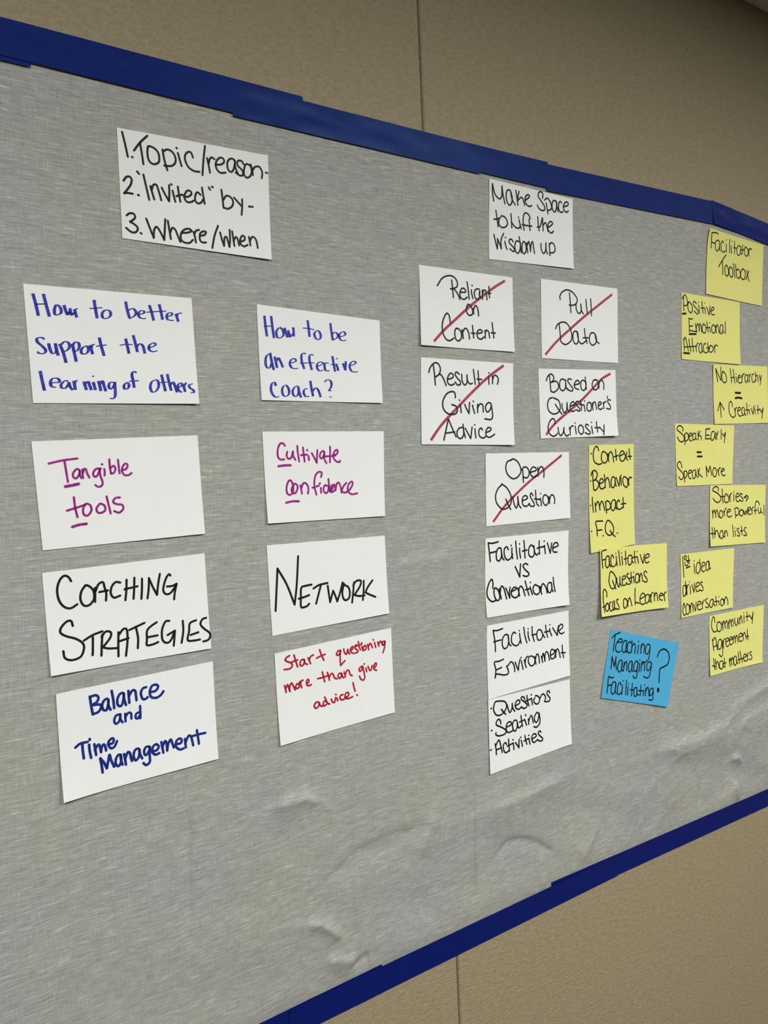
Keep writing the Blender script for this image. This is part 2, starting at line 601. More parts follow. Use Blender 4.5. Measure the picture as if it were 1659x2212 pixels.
W = 'white paper cards on the grey cloth'
S = 'white paper cards struck through in red'
Y = 'yellow paper cards on the grey cloth'
LABELS = {
    'topic': ('white paper card listing 1. Topic/reason, 2. Invited by, 3. Where/When, topmost at left', W),
    'better': ('white paper card in blue marker, How to better support the learning of others', W),
    'coach': ('white paper card in blue marker, How to be an effective coach?', W),
    'tangible': ('white paper card with Tangible tools in magenta marker, upper letters underlined', W),
    'strategies': ('white paper card with Coaching Strategies in black capitals', W),
    'balance': ('white paper card with Balance and Time Management in dark blue, lowest at left', W),
    'cultivate': ('white paper card with Cultivate confidence in magenta marker', W),
    'network': ('white paper card with the single word Network in black capitals', W),
    'start': ('white paper card in red writing, Start questioning more than give advice!', W),
    'makespace': ('white paper card reading Make Space to Lift the Wisdom up, just below the top tape', W),
    'reliant': ('white paper card Reliant on Content struck through with a red line', S),
    'pulldata': ('white paper card Pull Data struck through with a red line', S),
    'result': ('white paper card Result in Giving Advice struck through with a red line', S),
    'based': ("white paper card Based on Questioner's Curiosity struck through with a red line", S),
    'open': ('white paper card Open Question struck through with a red line', S),
    'versus': ('white paper card reading Facilitative vs Conventional, lower right corner curling out', W),
    'environment': ('white paper card reading Facilitative Environment in black', W),
    'questions': ('white paper card with bullets Questions, Seating, Activities, lowest of its column', W),
    'context': ('tall yellow paper card with bullets Context, Behavior, Impact, F.Q.', Y),
    'focus': ('yellow paper card Facilitative Questions focus on Learner, overlapping the tall yellow card', Y),
    'teaching': ('tilted bright blue paper card reading Teaching Managing Facilitating with a question mark', None),
    'facilitator': ('yellow paper card reading Facilitator Toolbox, under the drooping tape', Y),
    'positive': ('yellow paper card Positive Emotional Attractor with underlined initials', Y),
    'hierarchy': ('yellow paper card No Hierarchy = Creativity with an upward arrow', Y),
    'speak': ('yellow paper card reading Speak Early = Speak More', Y),
    'stories': ('yellow paper card reading Stories, more powerful than lists, with a small arrow', Y),
    'firstidea': ('yellow paper card reading 1st idea drives conversation', Y),
    'community': ('yellow paper card Community Agreement that matters, lowest of the yellow cards', Y)}
card('topic', 'white', (395.9, 393.8), (0.8, 0, 0, 4, 0, 1), '-1069,721 1101,759 1055,-766 -1086,-715', {}, [
  ('line', 'black', 2.92, 0,
   '-1004,675 -974,519 -949,365;-893,372 -887,370;-862,462 -780,576 -672,691;-776,576 -761,454 -747,305;-670,550 -684,455 -668,366 -614,329 -551,353 -528,398 -533,483 -574,535 -633,557 -670,548;-474,547 -458,417 -424,282;-472,521 -407,560 -339,539 -301,472 -306,404 -350,355 -407,339 -463,336;-262,540 -240,449 -220,372;-279,607 -273,601;-50,518 -75,581 -118,580 -156,539 -167,483 -149,418 -110,364 -40,335 33,338;135,710 102,518 74,299;155,548 172,461 187,353;175,476 191,534 222,570 251,559 266,554;276,480 352,493 407,538 395,585 350,588 303,547 279,480 295,413 345,378 421,393;566,587 517,607 464,562 453,483 472,430 513,420 550,472 572,589/572,589 576,490 608,418;703,562 678,600 631,599 606,566 619,519 670,479 691,433 673,394 627,393 575,420;746,570 710,500 705,414 742,377 798,408 826,477 814,547 753,571;816,575 836,507 842,430;840,494 878,550 942,569 980,532 992,477 980,410;1050,501 1074,498'),
  ('line', 'black', 2.96, 0,
   '-837,191 -814,166;-1024,42 -988,93 -941,108 -917,72 -934,4 -985,-70 -1027,-122/-1027,-122 -987,-112 -915,-111;-845,-116 -832,-118;-756,165 -728,11 -698,-157;-670,27 -651,-56 -629,-140;-655,-17 -631,47 -589,60 -566,-3 -549,-67 -533,-138;-516,32 -473,-55 -425,-135/-425,-135 -415,-19 -412,82;-368,15 -355,-57 -338,-129;-383,101 -376,95;-290,82 -282,-12 -267,-118;-319,-52 -276,-31 -230,-17;-213,-42 -155,-33 -103,9 -115,49 -158,49 -196,-5 -201,-74 -160,-109 -102,-93 -79,-76;28,23 -14,51 -46,5 -53,-65 -23,-102 28,-87 61,-41;56,124 68,15 82,-93;157,143 174,115;202,161 218,156;343,142 353,18 360,-108;364,5 416,70 483,52 511,-1 491,-67 428,-112 368,-107;530,59 580,10 631,-40;652,56 646,-52 630,-168;751,-33 811,-28'),
  ('line', 'black', 2.92, 0,
   '-1012,-408 -971,-375 -918,-375 -901,-418 -930,-455 -972,-487/-972,-487 -927,-507 -882,-541 -878,-580 -914,-618 -967,-618 -1029,-574;-841,-618 -830,-623;-754,-415 -709,-545 -669,-660/-669,-660 -655,-551 -618,-506 -574,-568 -526,-670/-526,-670 -509,-519 -494,-388;-460,-404 -447,-524 -434,-645;-439,-564 -403,-491 -363,-513 -333,-591 -303,-670;-281,-544 -195,-530 -132,-497 -169,-474 -227,-489 -281,-544 -293,-628 -247,-670 -176,-668 -122,-620;-107,-508 -90,-575 -81,-650;-95,-534 -70,-489 -25,-469;-16,-551 51,-529 76,-484 32,-483 -14,-523 -20,-608 14,-638 65,-632;260,-375 198,-524 153,-699;284,-464 307,-567 331,-649/331,-649 347,-534 378,-516 396,-585 413,-654/413,-654 429,-538 431,-409;468,-426 476,-518 488,-631;484,-560 516,-498 544,-524 561,-615;580,-555 644,-533 655,-481 617,-471 582,-533 593,-597 637,-620 693,-592;721,-473 729,-530 736,-594;732,-530 773,-467 818,-483 840,-546 847,-618')])
card('better', 'white', (270.6, 177.7), (0.8, 0, 0, 4, 0, 0.8), '-1083,734 1067,737 1078,-731 -1063,-741', {}, [
  ('line', 'blue', 4.03, 1,
   '-980,623 -953,489 -932,350;-857,629 -832,491 -803,349;-966,491 -831,506;-715,501 -739,441 -736,383 -702,378 -661,410 -662,461 -688,496 -715,501;-622,508 -604,437 -585,384;-552,474 -544,419 -535,382;-496,464 -486,406 -474,361;-585,387 -554,433;-535,387 -499,422;-496,459 -456,476;-247,605 -236,487 -222,368;-312,488 -228,499 -147,512;-120,481 -156,433 -148,381 -97,377 -50,418 -54,471 -90,486 -120,473;157,616 172,503 196,398;180,496 243,531 286,488 268,441 220,407 188,394;315,460 385,476 395,504 349,509 315,468 328,422 373,407 412,413;470,595 496,496 517,389;605,617 623,521 640,410;425,494 544,512 696,530;699,457 765,477 775,509 726,506 700,464 713,418 793,408;828,505 844,451 857,397;837,474 872,512 917,520'),
  ('line', 'blue', 4.08, 1,
   '-879,62 -919,82 -967,65 -963,22 -912,-26 -875,-75 -891,-112 -938,-121 -977,-101;-835,14 -825,-51 -802,-108 -767,-106 -744,-69/-744,-69 -755,18/-755,18 -747,-61 -728,-137;-705,14 -670,-87 -641,-225;-684,7 -640,46 -593,27 -589,-24 -627,-70 -662,-79;-551,22 -536,-81 -516,-206;-545,7 -514,46 -473,33 -469,-18 -500,-64 -536,-73;-419,-16 -450,-62 -438,-99 -388,-96 -356,-43 -375,1 -419,-16;-331,18 -320,-41 -309,-100;-321,-19 -302,20 -272,29;-212,122 -193,10 -165,-116;-259,4 -200,17 -123,29;126,126 143,27 159,-72;45,33 129,50 213,49;228,178 252,64 272,-46;264,18 306,66 350,38 370,-62;411,18 483,37 524,70 494,89 436,50 433,-5 478,-31 542,-15'),
  ('line', 'blue', 4.06, 1,
   '-956,-336 -940,-461 -921,-584;-865,-496 -798,-479 -736,-471 -754,-427 -816,-429 -846,-481 -829,-531 -781,-538;-631,-461 -672,-454 -717,-499 -719,-536 -678,-550 -633,-498 -624,-468/-624,-468 -614,-527 -582,-570;-563,-451 -557,-511 -551,-567;-555,-488 -539,-451 -515,-447;-440,-456 -429,-508 -414,-567;-433,-500 -390,-455 -372,-507 -354,-566;-325,-460 -314,-513 -303,-565;-335,-390 -306,-382;-259,-444 -246,-511 -236,-576;-248,-496 -208,-442 -193,-503 -173,-578;-62,-462 -114,-463 -132,-524 -104,-546 -64,-500 -54,-454/-54,-454 -52,-545 -59,-637 -91,-675 -127,-668;104,-458 66,-497 72,-543 114,-534 132,-488 104,-458;242,-323 205,-308 179,-348 189,-432 198,-525;135,-441 266,-427;484,-417 436,-442 412,-513 434,-575 482,-566 526,-502 523,-432 485,-409;577,-336 593,-438 616,-564;537,-447 649,-437;657,-326 673,-436 697,-555;686,-483 730,-435 757,-506 776,-577;781,-505 847,-488 842,-448 800,-465 795,-537 840,-576;866,-456 878,-511 890,-568;880,-487 916,-438;1005,-453 954,-470 960,-510 1006,-542 1012,-574 962,-578')])
card('coach', 'white', (581.5, 178.2), (0.8, 0, 0, 1, 0, 1.8), '-1062,727 1079,637 1054,-693 -1071,-671', {}, [
  ('line', 'blue', 4.25, 1,
   '-949,569 -940,425 -925,267;-841,573 -829,414 -812,249;-968,415 -825,426;-724,408 -768,350 -759,270 -705,261 -654,307 -664,381 -710,415;-631,414 -613,347 -590,274;-574,381 -559,326 -542,279;-484,417 -482,355 -482,293;-589,276 -569,337;-542,282 -488,342;-509,418 -466,424;-235,553 -224,434 -214,302;-325,430 -225,428 -124,415;-89,398 -131,351 -103,283 -45,273 -19,332 -45,394 -89,402;162,536 173,408 192,273;179,356 229,398 280,375 277,323 192,273;300,331 377,348 424,377 396,415 342,398 309,344 336,288 396,278 435,293'),
  ('line', 'blue', 4.27, 1,
   '-911,10 -954,-29 -972,-115 -956,-182 -910,-193 -872,-124;-889,29 -870,-99 -844,-222;-818,-23 -802,-109 -787,-189;-787,-83 -757,-39 -726,-93 -690,-179;-581,-106 -510,-97 -467,-70 -493,-40 -543,-55 -574,-112 -550,-174 -488,-190 -438,-182;-297,38 -332,51 -370,16 -368,-79 -332,-191;-405,-99 -276,-98;-161,25 -204,36 -234,3 -232,-86 -203,-200;-268,-88 -153,-93;-120,-146 -53,-124 1,-90 -42,-72 -95,-94 -113,-158 -72,-208 2,-193;97,-86 45,-82 21,-128 39,-198 105,-202;170,27 186,-96 206,-212;133,-104 261,-93;231,-101 250,-145 262,-197;228,-14 266,-8;353,-76 392,-186/392,-186 408,-42;473,-111 551,-89 592,-54 547,-36 499,-64 472,-118 499,-189 559,-207 622,-198'),
  ('line', 'blue', 4.31, 1,
   '-825,-457 -842,-407 -884,-421 -910,-496 -889,-582 -837,-625 -781,-611;-679,-447 -725,-504 -717,-585 -669,-609 -618,-571 -619,-489 -672,-440;-454,-454 -512,-468 -551,-526 -541,-588 -493,-606 -453,-549 -455,-460/-455,-460 -439,-549 -413,-624;-292,-488 -343,-496 -367,-547 -335,-604 -270,-603;-241,-366 -227,-481 -205,-602;-211,-531 -161,-473 -112,-504 -74,-613;6,-379 45,-346 104,-351 130,-402 112,-461 79,-507 123,-510;77,-608 117,-606')])
card('tangible', 'white', (268.4, -10.9), (0.8, 0, 0, 2.5, 0, 1), '-1092,667 1061,717 1079,-673 -1048,-711', {}, [
  ('line', 'magenta', 2.85, 0,
   '-909,383 -743,418 -559,438;-718,400 -706,271 -694,141;-542,279 -575,302 -618,260 -628,210 -596,180 -560,215 -542,272/-542,272 -541,221 -527,184;-507,292 -508,234 -507,183;-507,249 -486,298 -465,298 -454,246 -427,187;-276,298 -340,293 -378,236 -360,192 -324,212 -291,284/-291,284 -289,211 -266,122 -276,78 -319,58 -360,85;-234,289 -230,245 -235,206;-260,353 -254,352;-162,415 -161,323 -152,227;-155,301 -110,329 -91,284 -116,233 -152,227;-51,406 -46,319 -41,227;-6,266 46,279 71,330 44,354 4,310 -7,244 27,198 78,199 116,224'),
  ('underline', 'magenta', 3.97, 0,
   '-727,83 -642,96 -566,109'),
  ('line', 'magenta', 2.93, 0,
   '-635,-60 -627,-194 -607,-318;-728,-227 -606,-195 -501,-165;-508,-165 -533,-229 -523,-295 -475,-305 -430,-243 -439,-176 -486,-152 -508,-172;-327,-169 -365,-225 -348,-278 -298,-281 -254,-247 -264,-187 -312,-162;-227,-72 -207,-191 -189,-299;-57,-96 -116,-100 -148,-150 -99,-183 -35,-194 -23,-247 -77,-296 -141,-272'),
  ('underline', 'magenta', 3.69, 0,
   '-676,-440 -593,-420 -503,-414')])
card('strategies', 'white', (268.5, -175.4), (0.8, 0, 0, 1, 2.5, 1.6), '-1075,649 1061,694 1073,-671 -1059,-672', {}, [
  ('line', 'black', 3.08, 0,
   '-738,507 -768,564 -821,584 -878,526 -912,415 -900,284 -846,190 -767,157 -682,197;-564,428 -624,350 -638,249 -601,171 -532,169 -471,242 -471,346 -516,410 -571,429;-448,384 -453,299 -460,200;-444,342 -403,426 -345,446 -328,373 -312,296 -321,200;-398,322 -288,330;-124,415 -181,429 -235,376 -255,289 -216,224 -135,241;-39,443 -50,308 -71,172;65,458 53,311 37,176;-72,319 100,338;165,434 157,298 141,163;260,431 247,287 224,159;260,423 308,295 355,189/355,189 379,332 411,471;556,433 534,454 483,382 444,247 478,184 549,195 634,302/634,302 604,196 587,97;500,287 571,286 635,310'),
  ('line', 'black', 3.1, 0,
   '-755,-73 -771,-9 -825,-8 -897,-77 -908,-140 -844,-194 -725,-249 -647,-320 -639,-395 -687,-489 -799,-513 -878,-470 -891,-381;-631,-286 -516,-231 -393,-201;-518,-260 -525,-370 -536,-493;-396,-243 -412,-374 -426,-520;-408,-271 -351,-212 -288,-230 -300,-303 -400,-413/-400,-413 -331,-440 -227,-453;-188,-245 -201,-409 -209,-566;-182,-276 -120,-211 -77,-232 -79,-383 -111,-575;-181,-367 -62,-344;-43,-237 51,-206 161,-171;43,-205 63,-360 51,-499;327,-186 237,-234 188,-288 181,-394 176,-478 259,-481 329,-461;190,-373 327,-368;501,-193 447,-196 393,-304 392,-443 450,-491 507,-461 570,-339/570,-339 554,-453 540,-545;465,-385 570,-339;689,-220 687,-364 652,-523;880,-238 789,-269 769,-377 741,-498 820,-519 917,-518;786,-434 900,-413;1028,-225 970,-240 940,-307 993,-379 1062,-445 1066,-502 1030,-544 963,-553')])
card('balance', 'white', (272.1, -335.1), (0.8, 1, 0, 2, 5, 2), '-1049,678 1055,733 1046,-681 -1052,-730', {}, [
  ('line', 'navy', 3.57, 0,
   '-640,563 -631,442 -618,328;-640,559 -564,566 -533,527 -556,476 -611,445 -525,434 -507,395 -544,340 -618,321;-415,482 -455,483 -492,427 -483,355 -444,340 -420,398 -411,474/-411,474 -413,397 -390,335;-361,584 -348,468 -342,346;-208,518 -256,521 -294,457 -292,379 -253,356 -222,414 -208,518/-208,518 -206,439 -187,356;-145,541 -143,455 -141,376;-138,475 -90,537 -55,523 -49,465 -45,392;94,544 51,538 19,480 35,397 70,383 107,404;153,467 218,469 257,520 230,554 172,544 139,470 156,394 226,372 286,397 325,441'),
  ('line', 'navy', 3.38, 0,
   '-287,249 -329,237 -353,171 -328,130 -285,163 -267,245/-267,245 -271,181 -246,133;-205,239 -206,182 -206,136;-205,196 -163,244 -129,230 -127,157;-25,221 -61,208 -71,159 -44,139 -14,176;-3,304 -4,217 -9,136'),
  ('line', 'navy', 3.53, 0,
   '-859,-65 -798,-28 -706,-26;-772,-34 -772,-124 -766,-230;-678,6 -676,-8;-689,-68 -688,-145 -675,-246;-624,-77 -616,-156 -611,-222;-623,-154 -579,-95 -560,-106 -546,-201/-546,-201 -535,-140 -506,-105 -488,-144 -481,-195;-453,-118 -392,-118 -375,-65 -401,-52 -444,-91 -441,-149 -410,-184 -368,-166 -334,-103'),
  ('line', 'navy', 3.63, 0,
   '-562,-281 -551,-375 -545,-474;-558,-289 -516,-356 -488,-433/-488,-433 -460,-327 -442,-261 -427,-336 -393,-436;-315,-293 -358,-325 -370,-400 -339,-443 -301,-396 -301,-296/-301,-296 -299,-368 -283,-436;-254,-301 -245,-381 -239,-447;-244,-367 -204,-284 -178,-305 -168,-372 -157,-417;-57,-277 -106,-279 -132,-352 -109,-422 -64,-383 -50,-285/-50,-285 -47,-344 -21,-415;84,-281 35,-277 10,-336 28,-384 65,-357 91,-283/91,-283 83,-404 77,-490 25,-520 -8,-483;122,-356 187,-349 212,-304 178,-267 134,-293 122,-363 162,-409 213,-399;252,-255 261,-330 270,-406;261,-330 303,-252 322,-286 325,-390/325,-390 343,-306 383,-249 402,-305 419,-368;451,-331 518,-332 536,-292 508,-263 462,-289 449,-360 497,-416 557,-415;581,-287 584,-347 588,-407;584,-347 636,-255 672,-278 694,-403;761,-204 770,-301 778,-400;695,-272 787,-267 880,-269')])
card('cultivate', 'white', (579.2, -4.4), (0.8, 0, 0, 1.5, 3, 1), '-1057,694 1088,679 1027,-703 -1059,-669', {}, [
  ('line', 'magenta', 3.2, 0,
   '-701,477 -734,515 -783,507 -822,427 -828,327 -796,276 -727,274;-669,385 -682,323 -657,284 -607,295 -574,389/-574,389 -571,320 -539,262;-495,470 -491,356 -476,235;-400,445 -392,340 -384,232;-442,329 -335,336;-314,313 -309,281 -308,251;-331,407 -327,400;-254,356 -214,284 -175,208/-175,208 -165,309 -154,399;-40,377 -85,371 -118,307 -91,268 -52,306 -33,370/-33,370 -39,266 -6,194;72,448 68,328 57,205;-23,298 157,306;127,314 189,332 207,390 169,391 129,340 125,275 175,214 235,206 243,225'),
  ('underline', 'magenta', 3.75, 0,
   '-826,174 -726,183 -625,182'),
  ('line', 'magenta', 3.23, 0,
   '-610,-97 -635,-45 -678,-62 -711,-143 -710,-231 -663,-265 -611,-224 -598,-135;-589,-110 -629,-172 -619,-236 -569,-239 -530,-177 -533,-120 -575,-99 -596,-110;-477,-129 -467,-193 -459,-255;-466,-180 -425,-99 -375,-108 -343,-174 -356,-260;-115,-16 -96,48 -147,63 -208,13 -237,-101 -229,-205 -209,-284;-271,-175 -159,-150;-125,-185 -127,-223 -125,-262;-146,-119 -135,-113;-12,-158 -56,-149 -82,-213 -56,-266 -10,-256 17,-166;14,-54 21,-153 17,-218 42,-258;50,-246 83,-195 93,-150 63,-161 43,-232 72,-260 134,-224;116,-144 133,-237/133,-237 162,-133 201,-122 227,-189 237,-275;337,-128 281,-178 246,-256 313,-279 392,-237 452,-147 431,-113 374,-156 353,-248 418,-312 527,-304'),
  ('underline', 'magenta', 3.5, 0,
   '-734,-379 -635,-364 -521,-369')])
card('network', 'white', (576.2, -171.4), (0.8, 0, 0, 2.5, 0, 1.4), '-1054,677 1047,647 1049,-636 -1043,-688', {}, [
  ('line', 'black', 3.48, 0,
   '-968,-317 -932,14 -900,314/-900,314 -762,57 -647,-265/-647,-265 -594,36 -546,465;-342,4 -439,-2 -519,-24 -535,-164 -543,-305 -516,-328 -443,-319 -398,-286;-572,-185 -478,-172 -390,-152;-312,-60 -207,-17 -61,-4;-178,-20 -230,-164 -279,-299;-60,-47 -46,-188 -32,-308/-32,-308 32,-138/32,-138 64,-215 96,-314/96,-314 158,-173 210,-27;234,-49 196,-178 205,-273 248,-316 311,-286 333,-195 307,-112 241,-70;417,-51 394,-203 363,-367;401,-96 460,-36 546,-39 525,-125 414,-253/414,-253 498,-281 601,-283;601,-46 590,-200 564,-353;767,-58 673,-156 620,-238/620,-238 696,-281 804,-333')])
card('start', 'white', (579.5, -334.2), (0.8, 1, 0, 1, 2, 1), '-1058,670 1057,740 1047,-671 -1046,-738', {}, [
  ('line', 'red', 3.0, 0,
   '-812,598 -861,580 -890,547 -857,517 -791,480 -773,433 -823,398 -911,402;-737,595 -714,504 -685,404;-776,496 -679,510;-583,499 -625,488 -642,434 -609,403 -564,452 -569,497/-569,497 -558,438 -517,412;-498,510 -479,462 -461,414;-478,481 -448,526 -405,538;-292,601 -263,513 -225,424;-351,478 -286,498 -198,515;80,526 28,522 3,474 40,461 80,519/80,519 67,418 70,290/70,290 152,351;140,542 152,481 187,449 214,523/214,523 219,483 240,446;265,495 311,519 306,553 267,527 264,475 315,440;375,568 344,553 356,512 400,472 391,447 345,442;415,614 426,540 446,477;374,548 473,561;479,524 491,456;475,587 479,581;533,529 501,501 514,459 553,472 556,518 533,529;588,540 606,450;601,498 635,552 657,528 677,472;721,551 740,468;695,602 701,596;783,548 803,477;797,505 831,553 854,536 875,486;925,531 878,539 867,494 898,482 925,538/925,538 912,446 876,358'),
  ('line', 'red', 2.99, 0,
   '-920,155 -907,103 -899,51;-907,103 -870,164 -858,130 -835,51/-835,51 -835,126 -801,175 -782,141 -746,58;-706,145 -736,106 -710,70 -674,94 -686,141 -713,140;-663,168 -645,114 -634,68;-651,134 -628,180 -607,180;-540,119 -512,126 -503,162 -523,179 -546,145 -542,94 -508,75 -465,85;-264,245 -246,165 -229,85;-347,156 -247,158 -174,170;-174,222 -153,147 -146,94;-147,133 -107,190 -72,171 -53,115 -11,88;68,164 31,165 13,122 41,85 72,118 82,155/82,155 94,101 115,84;127,173 145,91;144,124 181,189 217,176 236,113 272,87;477,201 423,191 405,148 434,129 476,195/476,195 494,105 504,11 472,-23 427,5 407,55;536,164 545,102;505,238 511,232;576,183 596,126 626,108 654,183;682,137 722,157 741,200 718,211 684,164 689,116 734,88'),
  ('line', 'red', 3.13, 0,
   '-348,-225 -397,-208 -435,-251 -416,-294 -373,-290 -341,-226/-341,-226 -336,-266 -295,-294;-219,-233 -254,-219 -278,-259 -259,-295 -221,-277;-243,-157 -218,-220 -192,-270 -164,-283;-130,-212 -111,-261 -75,-275 -49,-203;-24,-221 -16,-261;-46,-153 -39,-159;85,-184 40,-188 30,-238 58,-263 103,-260;119,-237 180,-223 190,-179 153,-165 121,-204 133,-253 192,-265 260,-252;281,-29 292,-94 311,-170;343,-238 347,-245')])
card('makespace', 'white', (1038.5, 437.9), (0.8, 0, 0, 3, 0, 1), '-1020,705 1090,670 1029,-665 -1100,-711', {}, [
  ('line', 'black', 3.06, 0,
   '-939,327 -961,479 -954,625/-954,625 -904,456 -805,385 -744,437 -732,537 -728,618/-728,618 -707,454 -669,319;-530,574 -590,576 -630,509 -628,390 -566,307 -503,366 -491,466 -524,559/-524,559 -493,422 -422,334;-394,596 -370,463 -354,339;-316,592 -337,523 -363,453;-357,421 -278,488 -233,484 -205,422 -185,364;-173,449 -93,505 -53,545 -83,568 -138,543 -172,471 -152,396 -69,359 -6,385;278,562 289,643 235,674 179,642 175,569 243,501 319,422 324,355 251,333 181,357 136,412;370,486 389,387 409,294;332,537 398,581 461,545 506,461 494,391 412,356;632,560 559,560 522,475 534,386 590,354 634,423 647,528 632,560/632,560 660,450 681,373;779,548 756,573 705,536 697,432 746,371 813,392;826,486 944,526 955,580 889,581 827,497 840,430 905,393 956,424'),
  ('line', 'black', 3.07, 0,
   '-896,166 -874,29 -856,-114;-948,6 -867,19 -792,57;-823,26 -835,-63 -771,-114 -682,-96 -627,-34 -645,39 -702,86 -776,86;-535,159 -527,34 -525,-86;-521,2 -441,-64 -351,-74 -310,-13;-336,77 -317,-3 -290,-77;-352,122 -348,116;-57,138 -92,205 -160,229 -216,188 -236,85 -234,-14 -219,-90;-263,4 -118,1 -24,8;-88,122 -78,18 -72,-76;137,199 143,70 160,-51;252,192 224,104 188,20/188,20 116,10;260,193 262,75 264,-38;261,52 328,118 365,66 392,-32;388,35 471,81 522,133 475,161 416,119 388,35 416,-29 488,-52 534,-8'),
  ('line', 'black', 3.06, 0,
   '-964,-269 -931,-389 -897,-509/-897,-509 -880,-393 -882,-329/-882,-329 -831,-420 -798,-497/-798,-497 -797,-340 -729,-217;-707,-356 -691,-425 -660,-492;-691,-283 -687,-289;-508,-337 -543,-297 -596,-315 -599,-364 -520,-426 -478,-471 -510,-513 -590,-473;-349,-317 -424,-315 -466,-398 -450,-506 -391,-527 -341,-449 -327,-337;-352,-229 -329,-370 -315,-513;-241,-298 -282,-353 -290,-477 -239,-521 -189,-443 -198,-343 -241,-298;-174,-318 -163,-406 -154,-495;-152,-349 -118,-283 -92,-364 -83,-464/-83,-464 -58,-326 -17,-276 0,-376 16,-487;194,-285 195,-387 245,-461 305,-397 323,-258/323,-258 321,-395 356,-459;411,-258 412,-361 415,-481;417,-280 468,-234 539,-266 558,-344 520,-412 423,-429')])
card('reliant', 'white', (876.1, 272.7), (0.8, 0, 0, 1, 3, 1.6), '-1033,672 1071,669 1046,-678 -1083,-663', {'L': (-103.6, 25.3)}, [
  ('line', 'black', 2.96, 0,
   '-658,363 -555,492 -413,554 -287,540 -221,459 -239,380 -340,338 -375,335/-375,335 -298,337 -217,251 -179,172;-344,485 -332,350 -322,192;-165,294 -43,310 -69,363 -126,363 -173,288 -162,211 -92,179 -11,224;-2,485 17,349 31,195;87,357 94,289 115,213;106,439 112,435;268,388 201,382 154,328 165,239 214,204 268,248 281,361/281,361 270,282 304,234;338,378 340,299 341,221;341,310 379,381 416,373 434,296 441,218;498,454 497,358 503,257;473,328 534,339'),
  ('line', 'black', 3.09, 0,
   '12,104 -35,45 -39,-33 9,-85 75,-74 100,-22 75,54 12,99;114,34 120,-54;119,13 157,88 200,75 226,-2 229,-80'),
  ('line', 'black', 3.01, 0,
   '-415,-247 -430,-139 -476,-88 -535,-146 -592,-270 -596,-412 -534,-529 -451,-554 -354,-507;-250,-335 -308,-350 -328,-428 -306,-526 -235,-544 -180,-475 -189,-386 -243,-340;-162,-352 -148,-428 -143,-500;-150,-395 -99,-325 -49,-333 -10,-409 -1,-498;79,-260 87,-370 95,-475;49,-394 130,-395;173,-398 293,-368 281,-330 222,-328 174,-387 191,-465 263,-489 332,-445;362,-330 365,-398 360,-466;367,-375 400,-322 443,-348 465,-455;539,-183 550,-319 563,-450;502,-362 603,-362'),
  ('strike', 'strike', 4.87, 1,
   '-801,-589 -580,-395 -342,-215 47,74 397,310 631,455 886,593')])
card('pulldata', 'white', (1160.0, 270.7), (0.8, 0, 0, 0, 0, 1), '-1048,739 1098,750 1047,-750 -1097,-739', {}, [
  ('line', 'black', 3.06, 0,
   '-550,398 -563,450 -498,539 -359,594 -208,560 -89,447 -116,359 -203,315 -311,312;-298,541 -281,357 -275,171;-122,338 -121,252 -70,175 -7,186 20,263 8,353/8,353 26,231 74,170;159,457 172,318 190,173;294,479 303,317 305,154'),
  ('line', 'black', 3.04, 0,
   '-704,-166 -648,-83 -540,-34 -419,-36 -316,-125 -269,-261 -297,-370 -424,-446 -516,-440 -574,-401;-602,-80 -588,-248 -581,-391;-118,-188 -195,-187 -238,-259 -228,-377 -160,-427 -95,-369 -96,-229 -125,-183/-125,-183 -79,-358 -3,-413 86,-376 143,-335;94,-115 107,-250 156,-397;50,-296 193,-288;389,-201 293,-184 234,-253 229,-363 298,-424 380,-398 432,-319 389,-201/389,-201 424,-330 502,-379'),
  ('strike', 'strike', 4.96, 1,
   '-1007,-672 -679,-401 -302,-145 116,130 528,379 931,622')])
card('result', 'white', (869.9, 111.7), (0.8, 0, 0, 5, 0, 1.6), '-1005,748 1079,726 996,-762 -1070,-712', {}, [
  ('line', 'black', 2.93, 0,
   '-855,501 -817,588 -731,662 -649,654 -605,574 -631,486 -709,430/-709,430 -617,476 -551,412 -495,288;-751,629 -735,461 -726,293;-455,393 -341,429 -338,484 -393,499 -453,426 -458,338 -390,296 -318,320;-196,489 -251,526 -288,486 -242,421 -180,367 -183,312 -248,305 -295,353;-141,490 -137,379 -90,308 -30,349 -23,483/-23,483 -14,383 41,328 93,341;127,583 143,454 158,325;232,564 238,446 244,333;200,417 311,414;479,475 475,407 479,333;482,535 486,530;562,484 567,415 560,346;564,421 616,497 684,470 701,413 677,338'),
  ('line', 'black', 3.04, 0,
   '-302,82 -312,165 -382,186 -496,140 -579,18 -573,-113 -473,-196 -333,-201 -272,-145 -296,-67 -387,-37;-202,-44 -192,-111 -188,-172;-215,44 -211,39;-101,-32 -62,-110 -13,-189/-13,-189 10,2;73,-42 91,-109 115,-188;94,26 100,19;191,-30 187,-97 187,-171;187,-97 243,-23 309,-40 317,-159;498,-10 438,1 375,-62 385,-142 429,-159 493,-96 505,-15/505,-15 527,-153 528,-245 480,-296 346,-285'),
  ('line', 'black', 2.99, 0,
   '-601,-646 -531,-443 -479,-284/-479,-284 -405,-444 -329,-595;-551,-529 -353,-509;-162,-429 -249,-446 -304,-512 -289,-601 -220,-625 -165,-569 -149,-458;-161,-379 -152,-491 -125,-609;-113,-447 -61,-537 -5,-628/-5,-628 20,-527 41,-431;105,-460 107,-539 115,-618;103,-386 107,-392;273,-484 246,-444 191,-494 199,-585 277,-626 338,-599;351,-530 450,-497 476,-457 410,-439 353,-507 361,-588 441,-612 549,-561'),
  ('strike', 'strike', 5.11, 1,
   '-876,-647 -741,-496 -580,-339 -224,-56 78,183 463,458 844,680')])
